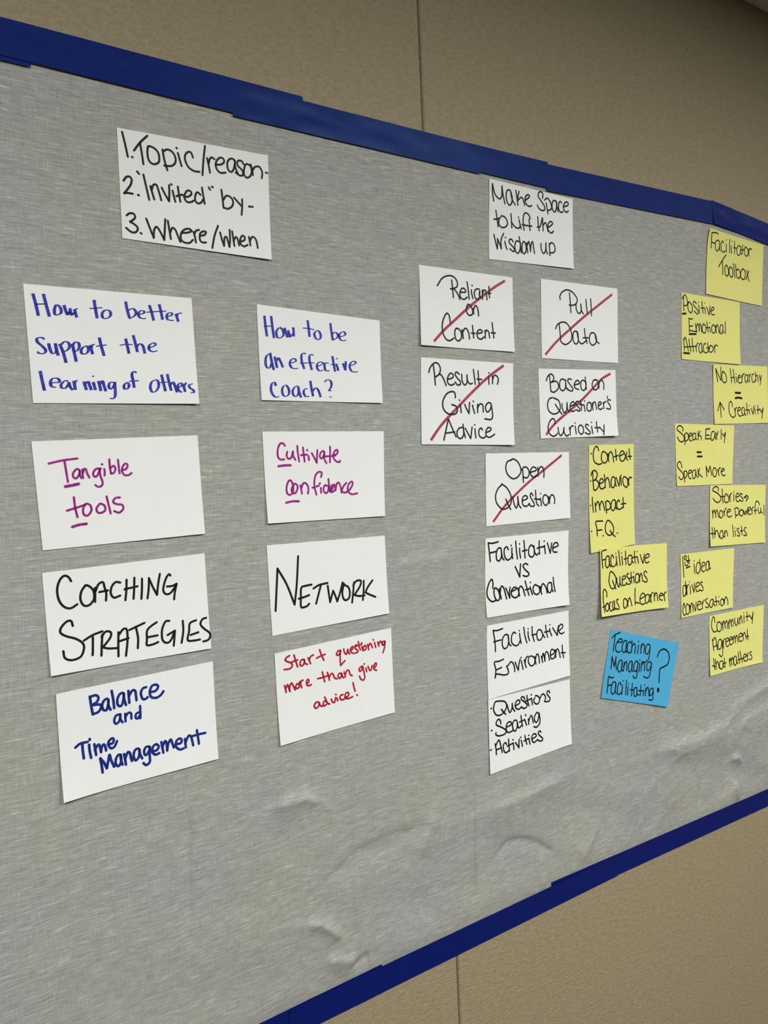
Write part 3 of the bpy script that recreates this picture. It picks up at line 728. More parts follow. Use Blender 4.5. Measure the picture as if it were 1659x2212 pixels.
card('based', 'white', (1147.4, 113.4), (0.8, 0, 0, 7, 0, 1), '-1061,637 1094,682 1037,-646 -1071,-673', {'R': (108.3, -4.0)}, [
  ('line', 'black', 3.0, 0,
   '-869,416 -833,491 -750,546 -677,506 -681,432 -742,388/-742,388 -615,413 -550,351 -561,276 -669,205 -757,219;-781,508 -766,356 -757,219;-364,440 -447,459 -510,405 -508,277 -435,236 -364,291 -349,441/-349,441 -340,302 -296,260;-195,456 -248,470 -296,431 -223,348 -157,284 -182,236 -274,250 -303,281;-123,350 27,386 21,424 -41,444 -114,372 -94,297 6,266;202,412 124,453 67,398 77,289 147,253 205,314 210,423;198,515 208,390 219,276;525,464 444,462 392,384 412,296 483,270 550,310 571,410 533,464 477,474;588,422 586,305;596,411 656,468 719,425 733,358 726,286'),
  ('line', 'black', 3.03, 0,
   '-721,102 -809,71 -858,-35 -827,-150 -719,-208 -583,-181 -518,-85 -557,43 -689,96;-650,-27 -565,-128 -479,-213;-469,-15 -465,-95 -424,-180 -353,-137 -331,8/-331,8 -322,-116 -271,-174;-242,-61 -125,-17 -146,26 -208,14 -250,-51 -246,-137 -170,-158 -123,-136;2,28 -52,38 -93,-6 -26,-70 25,-124 1,-152 -91,-125;43,55 61,-48 64,-135;7,-21 140,-31/140,-31 165,-151;157,49 163,45;301,20 237,-3 222,-112 283,-151 341,-112 339,-13 301,20;373,10 385,-56 388,-123;377,-57 422,27 469,11 493,-111;554,-44 638,1 608,34 558,11 551,-89 613,-116 664,-88;693,24 704,-43 712,-97;702,-10 738,30 780,47;914,71 848,81 828,36 889,-30 900,-87 865,-109 785,-93;825,148 825,109'),
  ('line', 'black', 3.05, 0,
   '-677,-394 -681,-330 -739,-298 -824,-361 -867,-467 -845,-572 -744,-632 -652,-606 -620,-575;-599,-468 -589,-554 -540,-624 -468,-566 -440,-469/-440,-469 -438,-566 -380,-631 -318,-610;-295,-471 -276,-541 -275,-611;-274,-514 -240,-449 -185,-439;-132,-445 -121,-515 -110,-591;-136,-380 -132,-385;16,-424 -41,-472 -32,-560 34,-604 92,-550 83,-463 16,-424;240,-431 179,-409 153,-452 225,-519 282,-575 233,-607 136,-573;323,-454 333,-520 349,-592;327,-371 331,-376;464,-360 474,-466 482,-566;414,-477 530,-483;547,-467 602,-523 651,-563;677,-429 664,-524 642,-624'),
  ('strike', 'strike', 5.22, 1,
   '-928,-605 -778,-467 -591,-335 -309,-169 91,72 404,296 673,490 943,606')])
card('open', 'white', (1007.5, -44.1), (0.8, 0, 0, 1, 0, 0.8), '-1039,659 1080,633 1047,-646 -1089,-646', {}, [
  ('line', 'black', 3.01, 0,
   '-427,525 -529,491 -570,396 -540,277 -429,187 -313,193 -214,275 -202,361 -270,483 -369,539 -434,525;-152,327 -150,218 -148,104;-182,328 -113,385 -25,355 8,266 -33,192 -107,184 -150,213;46,281 183,309 178,359 103,372 40,309 58,221 132,185 202,220;231,368 235,280 239,202;235,280 292,366 353,363 388,296 383,174'),
  ('line', 'black', 2.97, 0,
   '-670,91 -780,11 -842,-113 -821,-241 -714,-349 -615,-361 -512,-314 -464,-220 -486,-90 -566,22 -684,97;-598,-185 -546,-290 -486,-380;-424,-152 -407,-256 -354,-362 -307,-294 -300,-154/-300,-154 -279,-307 -230,-370;-194,-241 -59,-200 -94,-149 -161,-162 -194,-236 -169,-325 -89,-346 -12,-302;85,-159 43,-107 10,-149 51,-229 107,-309 97,-358 15,-347 -35,-306;153,-64 158,-202 175,-313 225,-360;119,-221 277,-242;271,-219 283,-286 286,-359;279,-129 283,-134;404,-160 349,-190 336,-290 393,-360 448,-341 483,-276 456,-196 404,-160;495,-199 506,-266 510,-334;506,-277 550,-179 612,-183 647,-263 634,-341'),
  ('strike', 'strike', 4.86, 1,
   '-926,-579 -686,-356 -447,-178 -7,103 381,307 878,576')])
card('versus', 'white', (998.1, -203.2), (0.8, 0, 0, 6, 0, 1.2), '-1020,728 1097,705 984,-731 -1062,-702', {'L': (-106.7, -7.6)}, [
  ('line', 'black', 3.2, 0,
   '-931,307 -944,473 -963,644/-963,644 -860,630 -726,644;-924,460 -783,473;-661,510 -724,526 -777,457 -776,329 -721,296 -662,360 -662,499/-662,499 -640,358 -601,300;-484,477 -525,535 -584,492 -583,373 -522,292 -435,315 -388,387;-397,496 -402,399 -384,305;-416,552 -412,546;-297,617 -290,453 -269,288;-208,478 -205,380 -190,296;-207,560 -202,554;-91,610 -84,445 -77,285;-137,417 -25,430;149,467 91,511 28,456 22,335 95,284 158,333 158,488/158,488 174,365 225,310 264,339;298,570 292,442 301,319;239,436 346,449 423,447/423,447 432,474 447,316;428,558 432,552;511,512 545,408 579,309/579,309 627,501;646,398 749,422 798,441 769,494 697,489 647,409 666,329 760,314'),
  ('line', 'black', 3.32, 0,
   '-334,148 -280,49 -227,-55/-227,-55 -214,64 -196,182;-16,152 -75,180 -136,143 -81,60 -2,-4 -4,-48 -72,-62 -145,-37'),
  ('line', 'black', 3.22, 0,
   '-894,-187 -888,-76 -920,-19 -987,-96 -1035,-217 -1021,-336 -929,-422 -831,-414;-852,-187 -872,-280 -836,-392 -775,-421 -736,-362 -764,-251 -817,-191 -853,-197;-741,-211 -725,-299 -703,-404;-724,-278 -689,-174 -634,-213 -598,-326 -575,-420;-585,-219 -540,-311 -496,-415/-496,-415 -496,-295 -477,-216;-445,-302 -319,-263 -376,-229 -452,-290 -443,-378 -358,-427 -282,-388 -262,-292;-289,-256 -265,-335 -254,-408;-271,-313 -229,-230 -172,-259 -140,-340 -115,-420;-99,-147 -55,-295 -18,-421;-101,-312 11,-303;21,-271 46,-352 71,-422;33,-184 37,-190;142,-247 94,-302 111,-393 190,-436 261,-390 244,-298 157,-244;275,-291 293,-371 310,-446;293,-360 338,-254 397,-283 437,-366 446,-440;574,-265 498,-256 463,-325 478,-416 529,-439 573,-372 574,-270/574,-270 580,-384 606,-432;628,-164 633,-300 659,-433')])
card('environment', 'white', (994.3, -353.8), (0.8, 0, 0, 3, 0, 1), '-1025,661 1063,647 1020,-625 -1059,-683', {'L': (-105.2, 10.9)}, [
  ('line', 'black', 2.98, 0,
   '-848,161 -853,345 -885,554/-885,554 -787,539 -659,554;-881,344 -704,353;-522,400 -593,433 -660,378 -680,262 -634,179 -561,199 -521,291 -530,391/-530,391 -508,245 -467,206;-340,415 -390,445 -444,377 -443,256 -358,188 -285,198 -237,267;-245,401 -235,311 -213,208;-249,456 -244,451;-134,499 -114,347 -70,196;-30,400 -26,311 2,223;-27,455 -23,450;79,478 80,339 119,193;64,319 178,323;311,370 235,393 193,321 211,217 279,195 344,264 311,370/311,370 353,285 396,222;430,453 440,339 473,215;393,324 541,329;535,370 548,300 583,226;539,449 544,446;614,375 673,292 732,208/732,208 745,304 773,391;776,287 883,346 877,398 822,406 771,345 783,263 853,224 918,243'),
  ('line', 'black', 3.02, 0,
   '-665,-12 -772,-31 -883,-33 -857,-172 -879,-319/-879,-319 -840,-256 -658,-307 -557,-293 -560,-226 -593,-155/-593,-155 -549,-141 -489,-92 -432,-129 -401,-222 -397,-289;-851,-179 -715,-155;-381,-116 -349,-199 -309,-283/-309,-283 -288,-165 -254,-83;-227,-121 -209,-202 -191,-282;-231,-54 -227,-59;-152,-112 -134,-193 -109,-264;-133,-171 -106,-87 -60,-61;29,-71 -39,-87 -45,-186 19,-259 96,-233 116,-136 52,-75;118,-103 129,-172 140,-247;131,-150 174,-62 217,-98 232,-241;285,-121 304,-191 316,-244;305,-169 334,-73 355,-110 378,-232/378,-232 385,-115 428,-55 471,-107 494,-230;523,-150 635,-112 615,-52 553,-42 525,-128 543,-210 621,-212 648,-160;662,-60 665,-140 668,-209;665,-140 710,-51 755,-98 785,-229;853,0 856,-127 872,-244;815,-143 926,-159')])
card('questions', 'white', (990.6, -489.1), (2.0, 0, 0, 2, 0, 0.8), '-1036,670 1059,654 1034,-623 -1057,-701', {}, [
  ('line', 'black', 3.12, 0,
   '-981,497 -962,502;-859,601 -904,546 -916,451 -850,350 -737,337 -634,402 -601,482 -641,556 -739,588 -859,601;-732,434 -678,368 -630,319;-593,492 -568,410 -529,330 -475,390 -463,487/-463,487 -453,397 -405,326;-393,423 -281,455 -279,504 -337,516 -392,450 -373,380 -302,342 -241,374;-146,499 -173,549 -225,559 -234,517 -163,458 -91,387 -124,338 -183,334 -234,372;-91,560 -80,463 -45,355;-148,455 26,481/26,481 43,359;19,555 28,547;117,473 85,452 97,382 172,344 227,389 230,445 179,500 126,511;245,442 310,508 370,473 391,412 374,381;504,492 482,536 435,528 440,470 499,401 497,345 426,336 357,356'),
  ('line', 'black', 3.12, 0,
   '-992,94 -972,95;-760,167 -764,223 -812,266 -863,223 -859,167 -735,96 -638,19 -670,-39 -813,-44 -889,0 -880,31;-606,78 -504,99 -509,144 -573,159 -627,105 -624,5 -569,-35 -466,-20;-370,147 -428,159 -475,93 -458,-10 -409,-44 -361,23 -356,122/-356,122 -339,18 -304,-7 -258,22;-256,211 -246,108 -229,4;-299,98 -164,118/-164,118 -125,3;-142,208 -137,185;-74,110 -69,58 -67,7;-64,68 -12,158 24,127 49,10;193,159 149,185 84,114 88,35 140,1 181,59 209,155/209,155 225,27 206,-48 128,-92 60,-66'),
  ('line', 'black', 3.13, 0,
   '-1029,-259 -1010,-255;-912,-168 -896,-270 -894,-368;-907,-213 -824,-118 -786,-209 -752,-364;-890,-287 -768,-273;-637,-244 -664,-205 -716,-236 -708,-348 -653,-394 -586,-366;-586,-157 -581,-269 -576,-385;-625,-280 -471,-256/-471,-256 -463,-380;-480,-190 -472,-197;-420,-263 -379,-317 -337,-377/-337,-377 -331,-261 -314,-221;-272,-253 -260,-312 -248,-370;-286,-189 -278,-196;-176,-186 -161,-268 -135,-358;-202,-281 -78,-259/-78,-259 -54,-377;-81,-199 -73,-205;-4,-293 111,-264 98,-221 46,-204 -2,-249 9,-330 53,-369 122,-345;236,-213 207,-182 168,-203 188,-259 268,-334 266,-379 189,-372 138,-332')])
card('context', 'yellow', (1236.3, -74.3), (0.8, 0, 0, 1, 3, 1), '-637,1059 710,1054 642,-1027 -715,-1086', {'R': (66.3, -5.2), 'L': (-69.1, -13.1)}, [
  ('line', 'black', 3.03, 0,
   '-586,884 -575,890;-363,944 -391,1012 -444,1024 -508,952 -528,828 -488,713 -367,667 -290,685;-257,905 -291,832 -280,738 -212,688 -133,722 -106,806 -142,881 -218,919 -257,913;-95,874 -83,795 -74,715;-82,805 -39,899 16,898 52,823 74,705;137,953 148,841 160,735;91,806 219,829;267,817 398,867 376,910 311,912 260,839 272,742 335,708 409,749 444,812;406,867 460,790 498,724;488,892 452,812 417,748;556,955 568,841 583,738;509,802 624,802'),
  ('line', 'black', 3.03, 0,
   '-629,344 -620,349;-606,457 -572,528 -495,552 -436,502 -431,439 -480,379 -535,350/-535,350 -473,363 -399,302 -403,229 -491,155 -543,173;-557,517 -558,351 -544,168;-354,279 -252,316 -273,365 -326,377 -368,311 -365,217 -305,172 -218,199;-222,454 -205,325 -200,196;-205,314 -139,390 -94,351 -59,191;89,381 26,399 -25,306 -6,199 49,185 91,247 104,364/104,364 107,257 132,208;137,384 173,297 217,209/217,209 238,315 258,405;280,378 280,303 282,222;286,429 290,422;361,385 334,322 354,224 441,166 485,229 481,326 426,377 378,390;506,341 511,281 524,205;512,292 548,366 613,358'),
  ('line', 'black', 3.03, 0,
   '-656,-145 -646,-140;-594,20 -590,-127 -576,-276;-519,-94 -509,-184 -499,-274;-508,-163 -441,-73 -405,-117 -380,-245/-380,-245 -384,-171 -325,-75 -280,-125 -237,-265;-201,-108 -199,-214 -185,-321;-217,-102 -153,-74 -76,-127 -64,-202 -114,-252 -193,-252;84,-83 5,-78 -47,-171 -27,-268 36,-278 87,-190 92,-94/92,-94 87,-201 116,-261;218,-118 188,-79 138,-129 133,-225 195,-272 284,-246 326,-216;326,-38 325,-140 325,-248;264,-169 405,-161'),
  ('line', 'black', 3.04, 0,
   '-662,-658 -651,-652;-492,-756 -497,-614 -519,-476 -425,-468 -311,-473;-497,-651 -348,-647;-319,-766 -310,-773;-164,-476 -233,-572 -232,-699 -140,-776 -27,-748 9,-655 -41,-544 -156,-472;-103,-683 -28,-759 48,-819;110,-754 122,-750')])
card('focus', 'yellow', (1293.4, -248.8), (3.6, 1, 0, 5, 7, 2), '-1022,723 1102,648 1028,-735 -1109,-636', {'T': (4.6, 69.1), 'L': (-103.1, 0.5)}, [
  ('line', 'black', 2.86, 0,
   '-836,688 -964,667 -974,587 -953,331;-961,489 -879,496;-763,551 -824,552 -864,474 -861,362 -810,321 -754,391 -756,535/-756,535 -753,401 -711,325;-620,501 -656,566 -704,509 -701,375 -635,322 -565,351 -531,419;-543,524 -531,430 -516,330;-553,586 -547,582;-462,629 -444,483 -423,331;-365,506 -361,422 -349,333;-375,577 -369,573;-252,604 -249,473 -243,327;-297,442 -203,453;-67,497 -138,504 -180,425 -161,318 -98,312 -55,391 -52,485/-52,485 -55,391 -10,334;28,577 32,456 46,328;-29,446 115,453/115,453 136,372 144,313;111,561 116,556;213,485 249,381 294,292/294,292 322,384 342,483;363,391 479,411 505,451 448,478 373,432 361,338 416,289 491,308'),
  ('line', 'black', 2.88, 0,
   '-723,229 -766,147 -782,26 -738,-92 -656,-122 -579,-39 -571,83 -634,183 -723,234;-674,39 -634,-53 -587,-136;-548,81 -539,-13 -499,-111 -454,-33 -446,95/-446,95 -447,-34 -405,-102;-381,15 -277,49 -282,92 -353,89 -382,-1 -364,-86 -294,-94 -244,-48;-178,122 -217,131 -228,86 -161,5 -126,-62 -151,-91 -230,-81 -244,-48;-98,149 -96,39 -87,-77;-144,29 -16,46/-16,46 -7,-82;-17,140 -11,134;123,88 58,85 29,-7 57,-84 121,-81 158,-1 146,75 115,99;161,57 166,-12 170,-81;166,-12 211,88 249,42 259,-76;406,88 367,124 317,98 330,33 407,-51 404,-104 347,-108 291,-80'),
  ('line', 'black', 2.87, 0,
   '-881,-267 -870,-177 -931,-103 -973,-144 -994,-303 -994,-559;-1035,-453 -929,-432;-876,-399 -935,-421 -952,-510 -903,-547 -855,-503 -847,-413 -890,-387;-757,-385 -806,-399 -826,-517 -787,-563 -734,-541;-700,-377 -730,-470 -705,-555 -670,-489 -660,-373/-660,-373 -670,-489 -641,-554;-533,-369 -571,-354 -593,-397 -548,-475 -526,-539 -561,-560 -621,-531;-319,-372 -369,-396 -387,-528 -343,-565 -280,-522 -261,-431 -318,-367;-259,-411 -251,-485 -243,-548;-251,-485 -190,-373 -154,-414 -120,-549;14,-200 -4,-371 -12,-538/-12,-538 9,-494 120,-530;160,-445 310,-401 290,-345 217,-341 154,-423 160,-530 230,-566 297,-553;433,-385 360,-386 321,-466 338,-553 404,-541 450,-472 457,-398/457,-398 449,-483 468,-549;490,-392 498,-478 510,-560;499,-468 532,-376 574,-359;614,-370 613,-461 613,-541;618,-451 678,-372 712,-441 716,-549;775,-460 881,-451 877,-413 813,-410 774,-470 790,-537 859,-556;914,-444 929,-511 936,-576;926,-478 959,-407 1001,-401')])
card('teaching', 'blue', (1309.9, -443.4), (0.8, 0, 0, 4, 2, 0.8), '-883,982 1324,347 823,-974 -1264,-355', {}, [
  ('line', 'black', 2.92, 0,
   '-864,808 -757,862 -609,883;-761,852 -805,694 -836,529;-715,696 -560,676 -574,740 -648,740 -750,652 -763,544 -692,483 -609,496;-412,663 -477,691 -555,609 -560,488 -496,449 -443,524 -421,643/-421,643 -452,514 -446,446 -404,450;-289,610 -329,645 -390,593 -404,462 -339,406 -279,440;-253,666 -258,538 -280,418;-268,506 -197,584 -149,520 -181,373;-47,525 -68,439 -88,352;-44,604 -37,596;47,521 26,434 19,339;27,445 90,531 140,472 117,328;330,441 254,499 181,431 177,318 228,287 282,334 330,441/330,441 296,263 248,157 134,126 57,157'),
  ('line', 'black', 2.93, 0,
   '-927,183 -881,432/-881,432 -855,307 -827,214/-827,214 -761,401/-761,401 -776,271 -758,135;-579,269 -643,303 -713,216 -719,106 -663,68 -602,129 -579,258/-579,258 -603,107 -564,72;-514,241 -535,150 -547,69;-530,149 -463,249 -433,188 -448,51;-265,202 -322,224 -385,146 -382,33 -324,11 -278,93 -265,191/-265,191 -288,61 -249,-2;-88,171 -155,194 -218,116 -214,14 -148,-10 -101,72 -79,170/-79,170 -113,6 -137,-125 -206,-151 -254,-91;-30,133 -42,50 -59,-43;-21,207 -15,201;39,137 18,50 5,-38;18,50 91,140 131,64 108,-51;349,71 272,113 199,41 204,-51 264,-68 338,16 358,69/358,69 325,-74 256,-210 152,-207 85,-166'),
  ('line', 'black', 2.94, 0,
   '-856,-11 -945,0 -1008,34 -1042,-118 -1079,-290;-1044,-145 -922,-152;-806,-131 -878,-106 -941,-192 -950,-311 -887,-346 -824,-271 -798,-133/-798,-133 -824,-281 -797,-364;-638,-208 -675,-151 -746,-220 -756,-361 -700,-394 -623,-355;-597,-221 -611,-313 -630,-409;-575,-137 -569,-143;-459,-148 -485,-293 -508,-439;-426,-288 -436,-370 -449,-456;-405,-225 -400,-232;-283,-243 -305,-373 -331,-502;-355,-369 -246,-390;-151,-364 -219,-357 -251,-451 -231,-528 -171,-523 -144,-383/-144,-383 -151,-494 -94,-528;-12,-335 -27,-439 -52,-547;-96,-437 74,-471/74,-471 41,-566;101,-351 106,-359;138,-426 123,-514 109,-591;123,-514 191,-425 230,-479 229,-615;370,-483 292,-479 250,-562 281,-620 345,-581 379,-485/379,-485 365,-654 324,-720 213,-692'),
  ('line', 'black', 3.47, 0,
   '557,172 633,275 778,303 920,215 960,80 890,-48 743,-86 634,-107 600,-239 581,-392'),
  ('dot', 'black', 7.94, 0,
   '543,-534 541,-562')])
card('facilitator', 'yellow', (1682.9, 428.8), (1.5, 3, 0, 0, 0, 1), '-988,782 1150,674 1018,-777 -1180,-679', {'L': (-109.2, 32.6)}, [
  ('line', 'black', 2.82, 0,
   '-952,358 -930,694/-930,694 -757,713 -686,692;-946,482 -807,478;-628,522 -722,555 -792,475 -783,352 -722,320 -660,376 -628,514/-628,514 -636,379 -606,338;-472,524 -519,563 -574,476 -559,353 -489,316 -410,361;-369,510 -372,330;-364,612 -357,609;-233,636 -243,490 -245,336;-179,498 -174,331;-153,605 -147,601;-41,615 -50,345;-84,469 21,467;207,517 119,539 45,461 50,343 121,315 188,387 199,498/199,498 188,396 227,345;282,577 260,367;206,453 353,470;412,542 345,479 358,369 430,332 490,403 476,504 379,543;526,510 529,343;524,444 576,525 658,511'),
  ('line', 'black', 3.11, 0,
   '-675,-23 -532,132 -388,269;-532,123 -521,-38 -534,-188;-371,41 -435,-29 -432,-164 -363,-207 -306,-142 -318,-26 -378,40;-230,11 -279,-49 -260,-174 -175,-211 -132,-134 -152,-26 -238,15;-109,101 -74,-55 -55,-208;-21,97 -2,-47 18,-173;6,-46 79,-2 150,-50 163,-150 105,-211 25,-191;265,18 190,-55 186,-175 274,-222 349,-168 369,-55 314,13 249,20;420,1 465,-110 518,-240;518,2 449,-103 388,-211')])
card('positive', 'yellow', (1584.9, 282.8), (0.8, 0, 0, 2.5, 0, 1), '-1063,738 1113,704 1060,-739 -1109,-702', {}, [
  ('line', 'black', 2.79, 0,
   '-1048,604 -971,691 -913,674 -865,578 -875,496 -936,460 -987,469;-995,658 -1001,504 -996,356;-822,546 -854,462 -828,364 -748,324 -693,383 -705,483 -784,549 -836,554;-545,536 -603,582 -657,559 -651,505 -534,423 -475,363 -523,314 -626,370;-462,511 -430,339;-467,579 -461,575;-344,603 -326,476 -308,348;-373,458 -242,464/-242,464 -228,419 -215,345;-245,576 -241,572;-171,497 -127,417 -84,327/-84,327 -64,431 -45,525;-2,417 101,462 72,511 -9,454 -19,379 50,337 121,351'),
  ('underline', 'black', 4.57, 0,
   '-1046,280 -927,295'),
  ('line', 'black', 2.84, 0,
   '-693,201 -753,188 -827,201/-827,201 -818,47 -821,-99;-819,28 -699,41;-815,-58 -673,-72 -567,-75/-567,-75 -579,7 -591,98/-591,98 -553,-83;-572,8 -515,103 -478,69 -461,-59/-461,-59 -456,61 -409,101 -369,-72;-285,114 -349,50 -338,-61 -263,-88 -214,-25 -226,67 -301,117;-178,172 -156,62 -130,-57;-196,32 -63,49/-63,49 -44,-57;-75,156 -70,151;81,115 8,73 11,-39 89,-68 139,6 119,89 57,118;151,101 176,-58;165,54 216,133 245,78 287,-60;423,118 359,133 316,64 319,-49 383,-60 418,14 431,109/431,109 426,5 464,-40;524,215 518,77 520,-51'),
  ('underline', 'black', 4.63, 0,
   '-818,-143 -585,-129'),
  ('line', 'black', 2.8, 0,
   '-1030,-257 -1021,-383 -1012,-505;-1025,-293 -970,-221 -929,-315 -871,-516;-1016,-437 -822,-418 -633,-404;-845,-255 -820,-382 -781,-521;-732,-235 -715,-376 -683,-521;-602,-380 -590,-452 -578,-521;-589,-434 -556,-350 -502,-324;-395,-318 -465,-354 -492,-466 -435,-542 -379,-470 -388,-332/-388,-332 -378,-461 -343,-515;-235,-333 -272,-316 -321,-384 -311,-495 -237,-529 -150,-487;-163,-292 -153,-394 -151,-497;-208,-415 -84,-409;-58,-352 -123,-411 -97,-494 -20,-496 31,-432 3,-368 -74,-353;74,-355 85,-430 96,-504;86,-420 130,-333 208,-353'),
  ('underline', 'black', 4.59, 0,
   '-1037,-565 -840,-565')])
card('hierarchy', 'yellow', (1696.2, 139.6), (0.9, 2, 0, 0, 0, 1.2), '-1109,657 1099,696 1099,-666 -1090,-687', {}, [
  ('line', 'black', 2.91, 0,
   '-937,275 -1017,568/-1017,568 -911,430 -807,303/-807,303 -812,458 -815,604;-727,510 -770,435 -757,313 -674,258 -588,309 -615,432 -699,502 -749,513;-445,589 -415,430 -390,273;-326,573 -293,417 -263,268;-402,376 -301,392;-214,403 -181,287;-212,476 -205,469;-128,372 -32,408 -68,444 -119,422 -137,313 -58,265 23,292;20,443 25,359 30,284;30,385 72,470 124,488;241,462 167,456 142,363 184,284 245,332 263,459/263,459 260,357 296,299;316,477 328,385 340,309;329,419 376,488;510,483 466,490 433,422 453,320 512,296 581,349;580,537 592,435 596,324;599,435 653,471 701,318;737,473 786,363/786,363 835,468/835,468 775,243'),
  ('line', 'black', 5.05, 0,
   '-246,36 -50,35;-250,-89 -127,-75 4,-90'),
  ('line', 'black', 2.93, 0,
   '-854,-188 -840,-351 -827,-532;-953,-385 -854,-188/-854,-188 -701,-363;-378,-286 -390,-207 -452,-166 -505,-233 -517,-358 -472,-473 -360,-536 -287,-506;-294,-323 -276,-414 -258,-498;-275,-398 -243,-322 -200,-305;-167,-389 -57,-351 -77,-305 -150,-322 -169,-439 -84,-506 -11,-489;69,-304 18,-312 -7,-397 33,-481 92,-464 112,-320/112,-320 101,-413 156,-489;197,-201 214,-328 223,-463;162,-362 301,-357/301,-357 311,-455;298,-251 303,-255;377,-318 411,-386 451,-459/451,-459 479,-360 483,-275;526,-309 541,-450;539,-253 543,-257;657,-244 659,-342 660,-454;598,-360 735,-350;736,-325 806,-419/806,-419 882,-306/882,-306 812,-553')])
card('speak', 'yellow', (1551.8, 2.2), (0.8, 0, 0, 0, 0, 1), '-1070,710 1130,649 997,-701 -1057,-657', {}, [
  ('line', 'black', 2.84, 0,
   '-803,541 -793,602 -891,660 -984,630 -993,569 -882,506 -771,425 -760,354 -833,303 -931,331 -999,411;-735,451 -732,345 -735,248;-749,461 -676,500 -612,459 -616,370 -675,326 -725,327;-570,423 -475,448 -495,489 -568,476 -586,396 -545,324 -472,341;-356,487 -422,483 -454,412 -421,340 -361,366 -335,473/-335,473 -346,384 -310,347;-259,527 -256,428 -252,338;-177,539 -217,481 -255,437/-255,437 -152,417 -140,336'),
  ('line', 'black', 2.98, 0,
   '184,586 33,574/33,574 17,351;28,438 156,440;18,361 184,358;342,521 266,512 217,421 229,330 290,329 353,401 372,493/372,493 377,410 398,346;418,492 444,345;439,419 496,519;614,560 607,352;658,471 727,406/727,406 777,498 749,377 721,262'),
  ('line', 'black', 4.31, 0,
   '-306,67 -165,63;-295,-29 -129,-31'),
  ('line', 'black', 2.84, 0,
   '-865,-259 -895,-156 -958,-123 -1017,-178 -1006,-249 -904,-332 -823,-407 -842,-486 -916,-518 -989,-453;-799,-354 -791,-461 -788,-577;-806,-363 -762,-333 -698,-358 -703,-438 -786,-506;-643,-405 -524,-365 -544,-328 -617,-339 -650,-414 -619,-495 -554,-516;-389,-330 -464,-340 -505,-428 -473,-511 -405,-487 -368,-344/-368,-344 -365,-434 -323,-490;-292,-306 -289,-392 -279,-492;-224,-295 -282,-401/-282,-401 -136,-498'),
  ('line', 'black', 2.97, 0,
   '30,-491 10,-258/10,-258 95,-398/95,-398 161,-259/161,-259 188,-356 214,-467;312,-305 256,-377 275,-479 350,-505 399,-428 373,-326 297,-300;449,-342 469,-413 489,-487;470,-403 504,-321 551,-309;594,-399 697,-370 675,-332 596,-352 577,-426 644,-494 730,-483')])
card('stories', 'yellow', (1673.1, -141.5), (1.2, 0, 0, 2, 3, 1.2), '-1071,742 1166,652 1057,-749 -1152,-645', {}, [
  ('line', 'black', 2.93, 0,
   '-765,603 -763,663 -855,706 -963,665 -965,614 -810,554 -691,470 -687,384 -790,335 -889,370 -971,439;-620,639 -611,483 -598,314;-691,462 -510,465;-457,518 -525,452 -536,349 -457,314 -367,348 -372,435 -471,519;-333,485 -321,406 -309,327;-321,415 -288,500 -243,519;-162,493 -168,336;-160,550 -153,536;-75,418 46,438 25,492 -35,504 -82,427 -56,329 19,316 81,348;176,470 124,499 92,470 128,416 203,367 194,319 140,309 73,348'),
  ('line', 'black', 4.61, 0,
   '265,399 326,391'),
  ('line', 'black', 3.34, 0,
   '328,440 418,390 331,306'),
  ('line', 'black', 2.9, 0,
   '-1012,173 -1002,87 -1001,-6;-994,95 -947,173 -908,115 -885,2/-885,2 -887,105 -833,170 -802,82 -770,-6;-697,144 -743,95 -734,0 -677,-25 -616,18 -613,95 -682,152;-567,127 -555,74 -544,13;-555,83 -514,166 -470,181;-437,83 -311,105 -331,150 -413,134 -453,58 -412,-14 -339,-28 -263,2;-124,115 -112,26 -106,-71;-153,143 -62,172 12,132 24,43 -24,-6 -106,-1;117,107 47,59 67,-13 142,-36 205,13 178,95 103,117;223,83 258,-8 273,-18/273,-18 315,77 357,-20/357,-20 387,143;422,61 509,99 487,146 425,132 406,44 442,-21 527,-18;547,97 561,42 574,-12;562,60 588,130 627,141;881,179 851,239 766,276 708,212 696,96 706,-35;647,50 765,56;822,106 827,34 864,-23 921,0 933,99/933,99 945,8 999,-28;1071,158 1069,45 1063,-78'),
  ('line', 'black', 2.9, 0,
   '-1046,-220 -1043,-336 -1036,-464;-1117,-351 -923,-371;-960,-231 -957,-343 -961,-445;-949,-343 -872,-298 -827,-362 -787,-473;-654,-316 -729,-336 -768,-427 -716,-501 -645,-464 -640,-335/-640,-335 -633,-421 -595,-481;-575,-349 -573,-409 -571,-474;-565,-401 -521,-331 -479,-365 -455,-467;-245,-227 -231,-359 -221,-500;-155,-365 -145,-436 -130,-495;-159,-295 -154,-299;6,-334 -38,-313 -71,-355 1,-422 37,-469 -4,-506 -63,-470;108,-281 118,-379 128,-486;64,-388 171,-387;312,-332 259,-324 218,-369 276,-436 319,-493 279,-516 196,-492')])
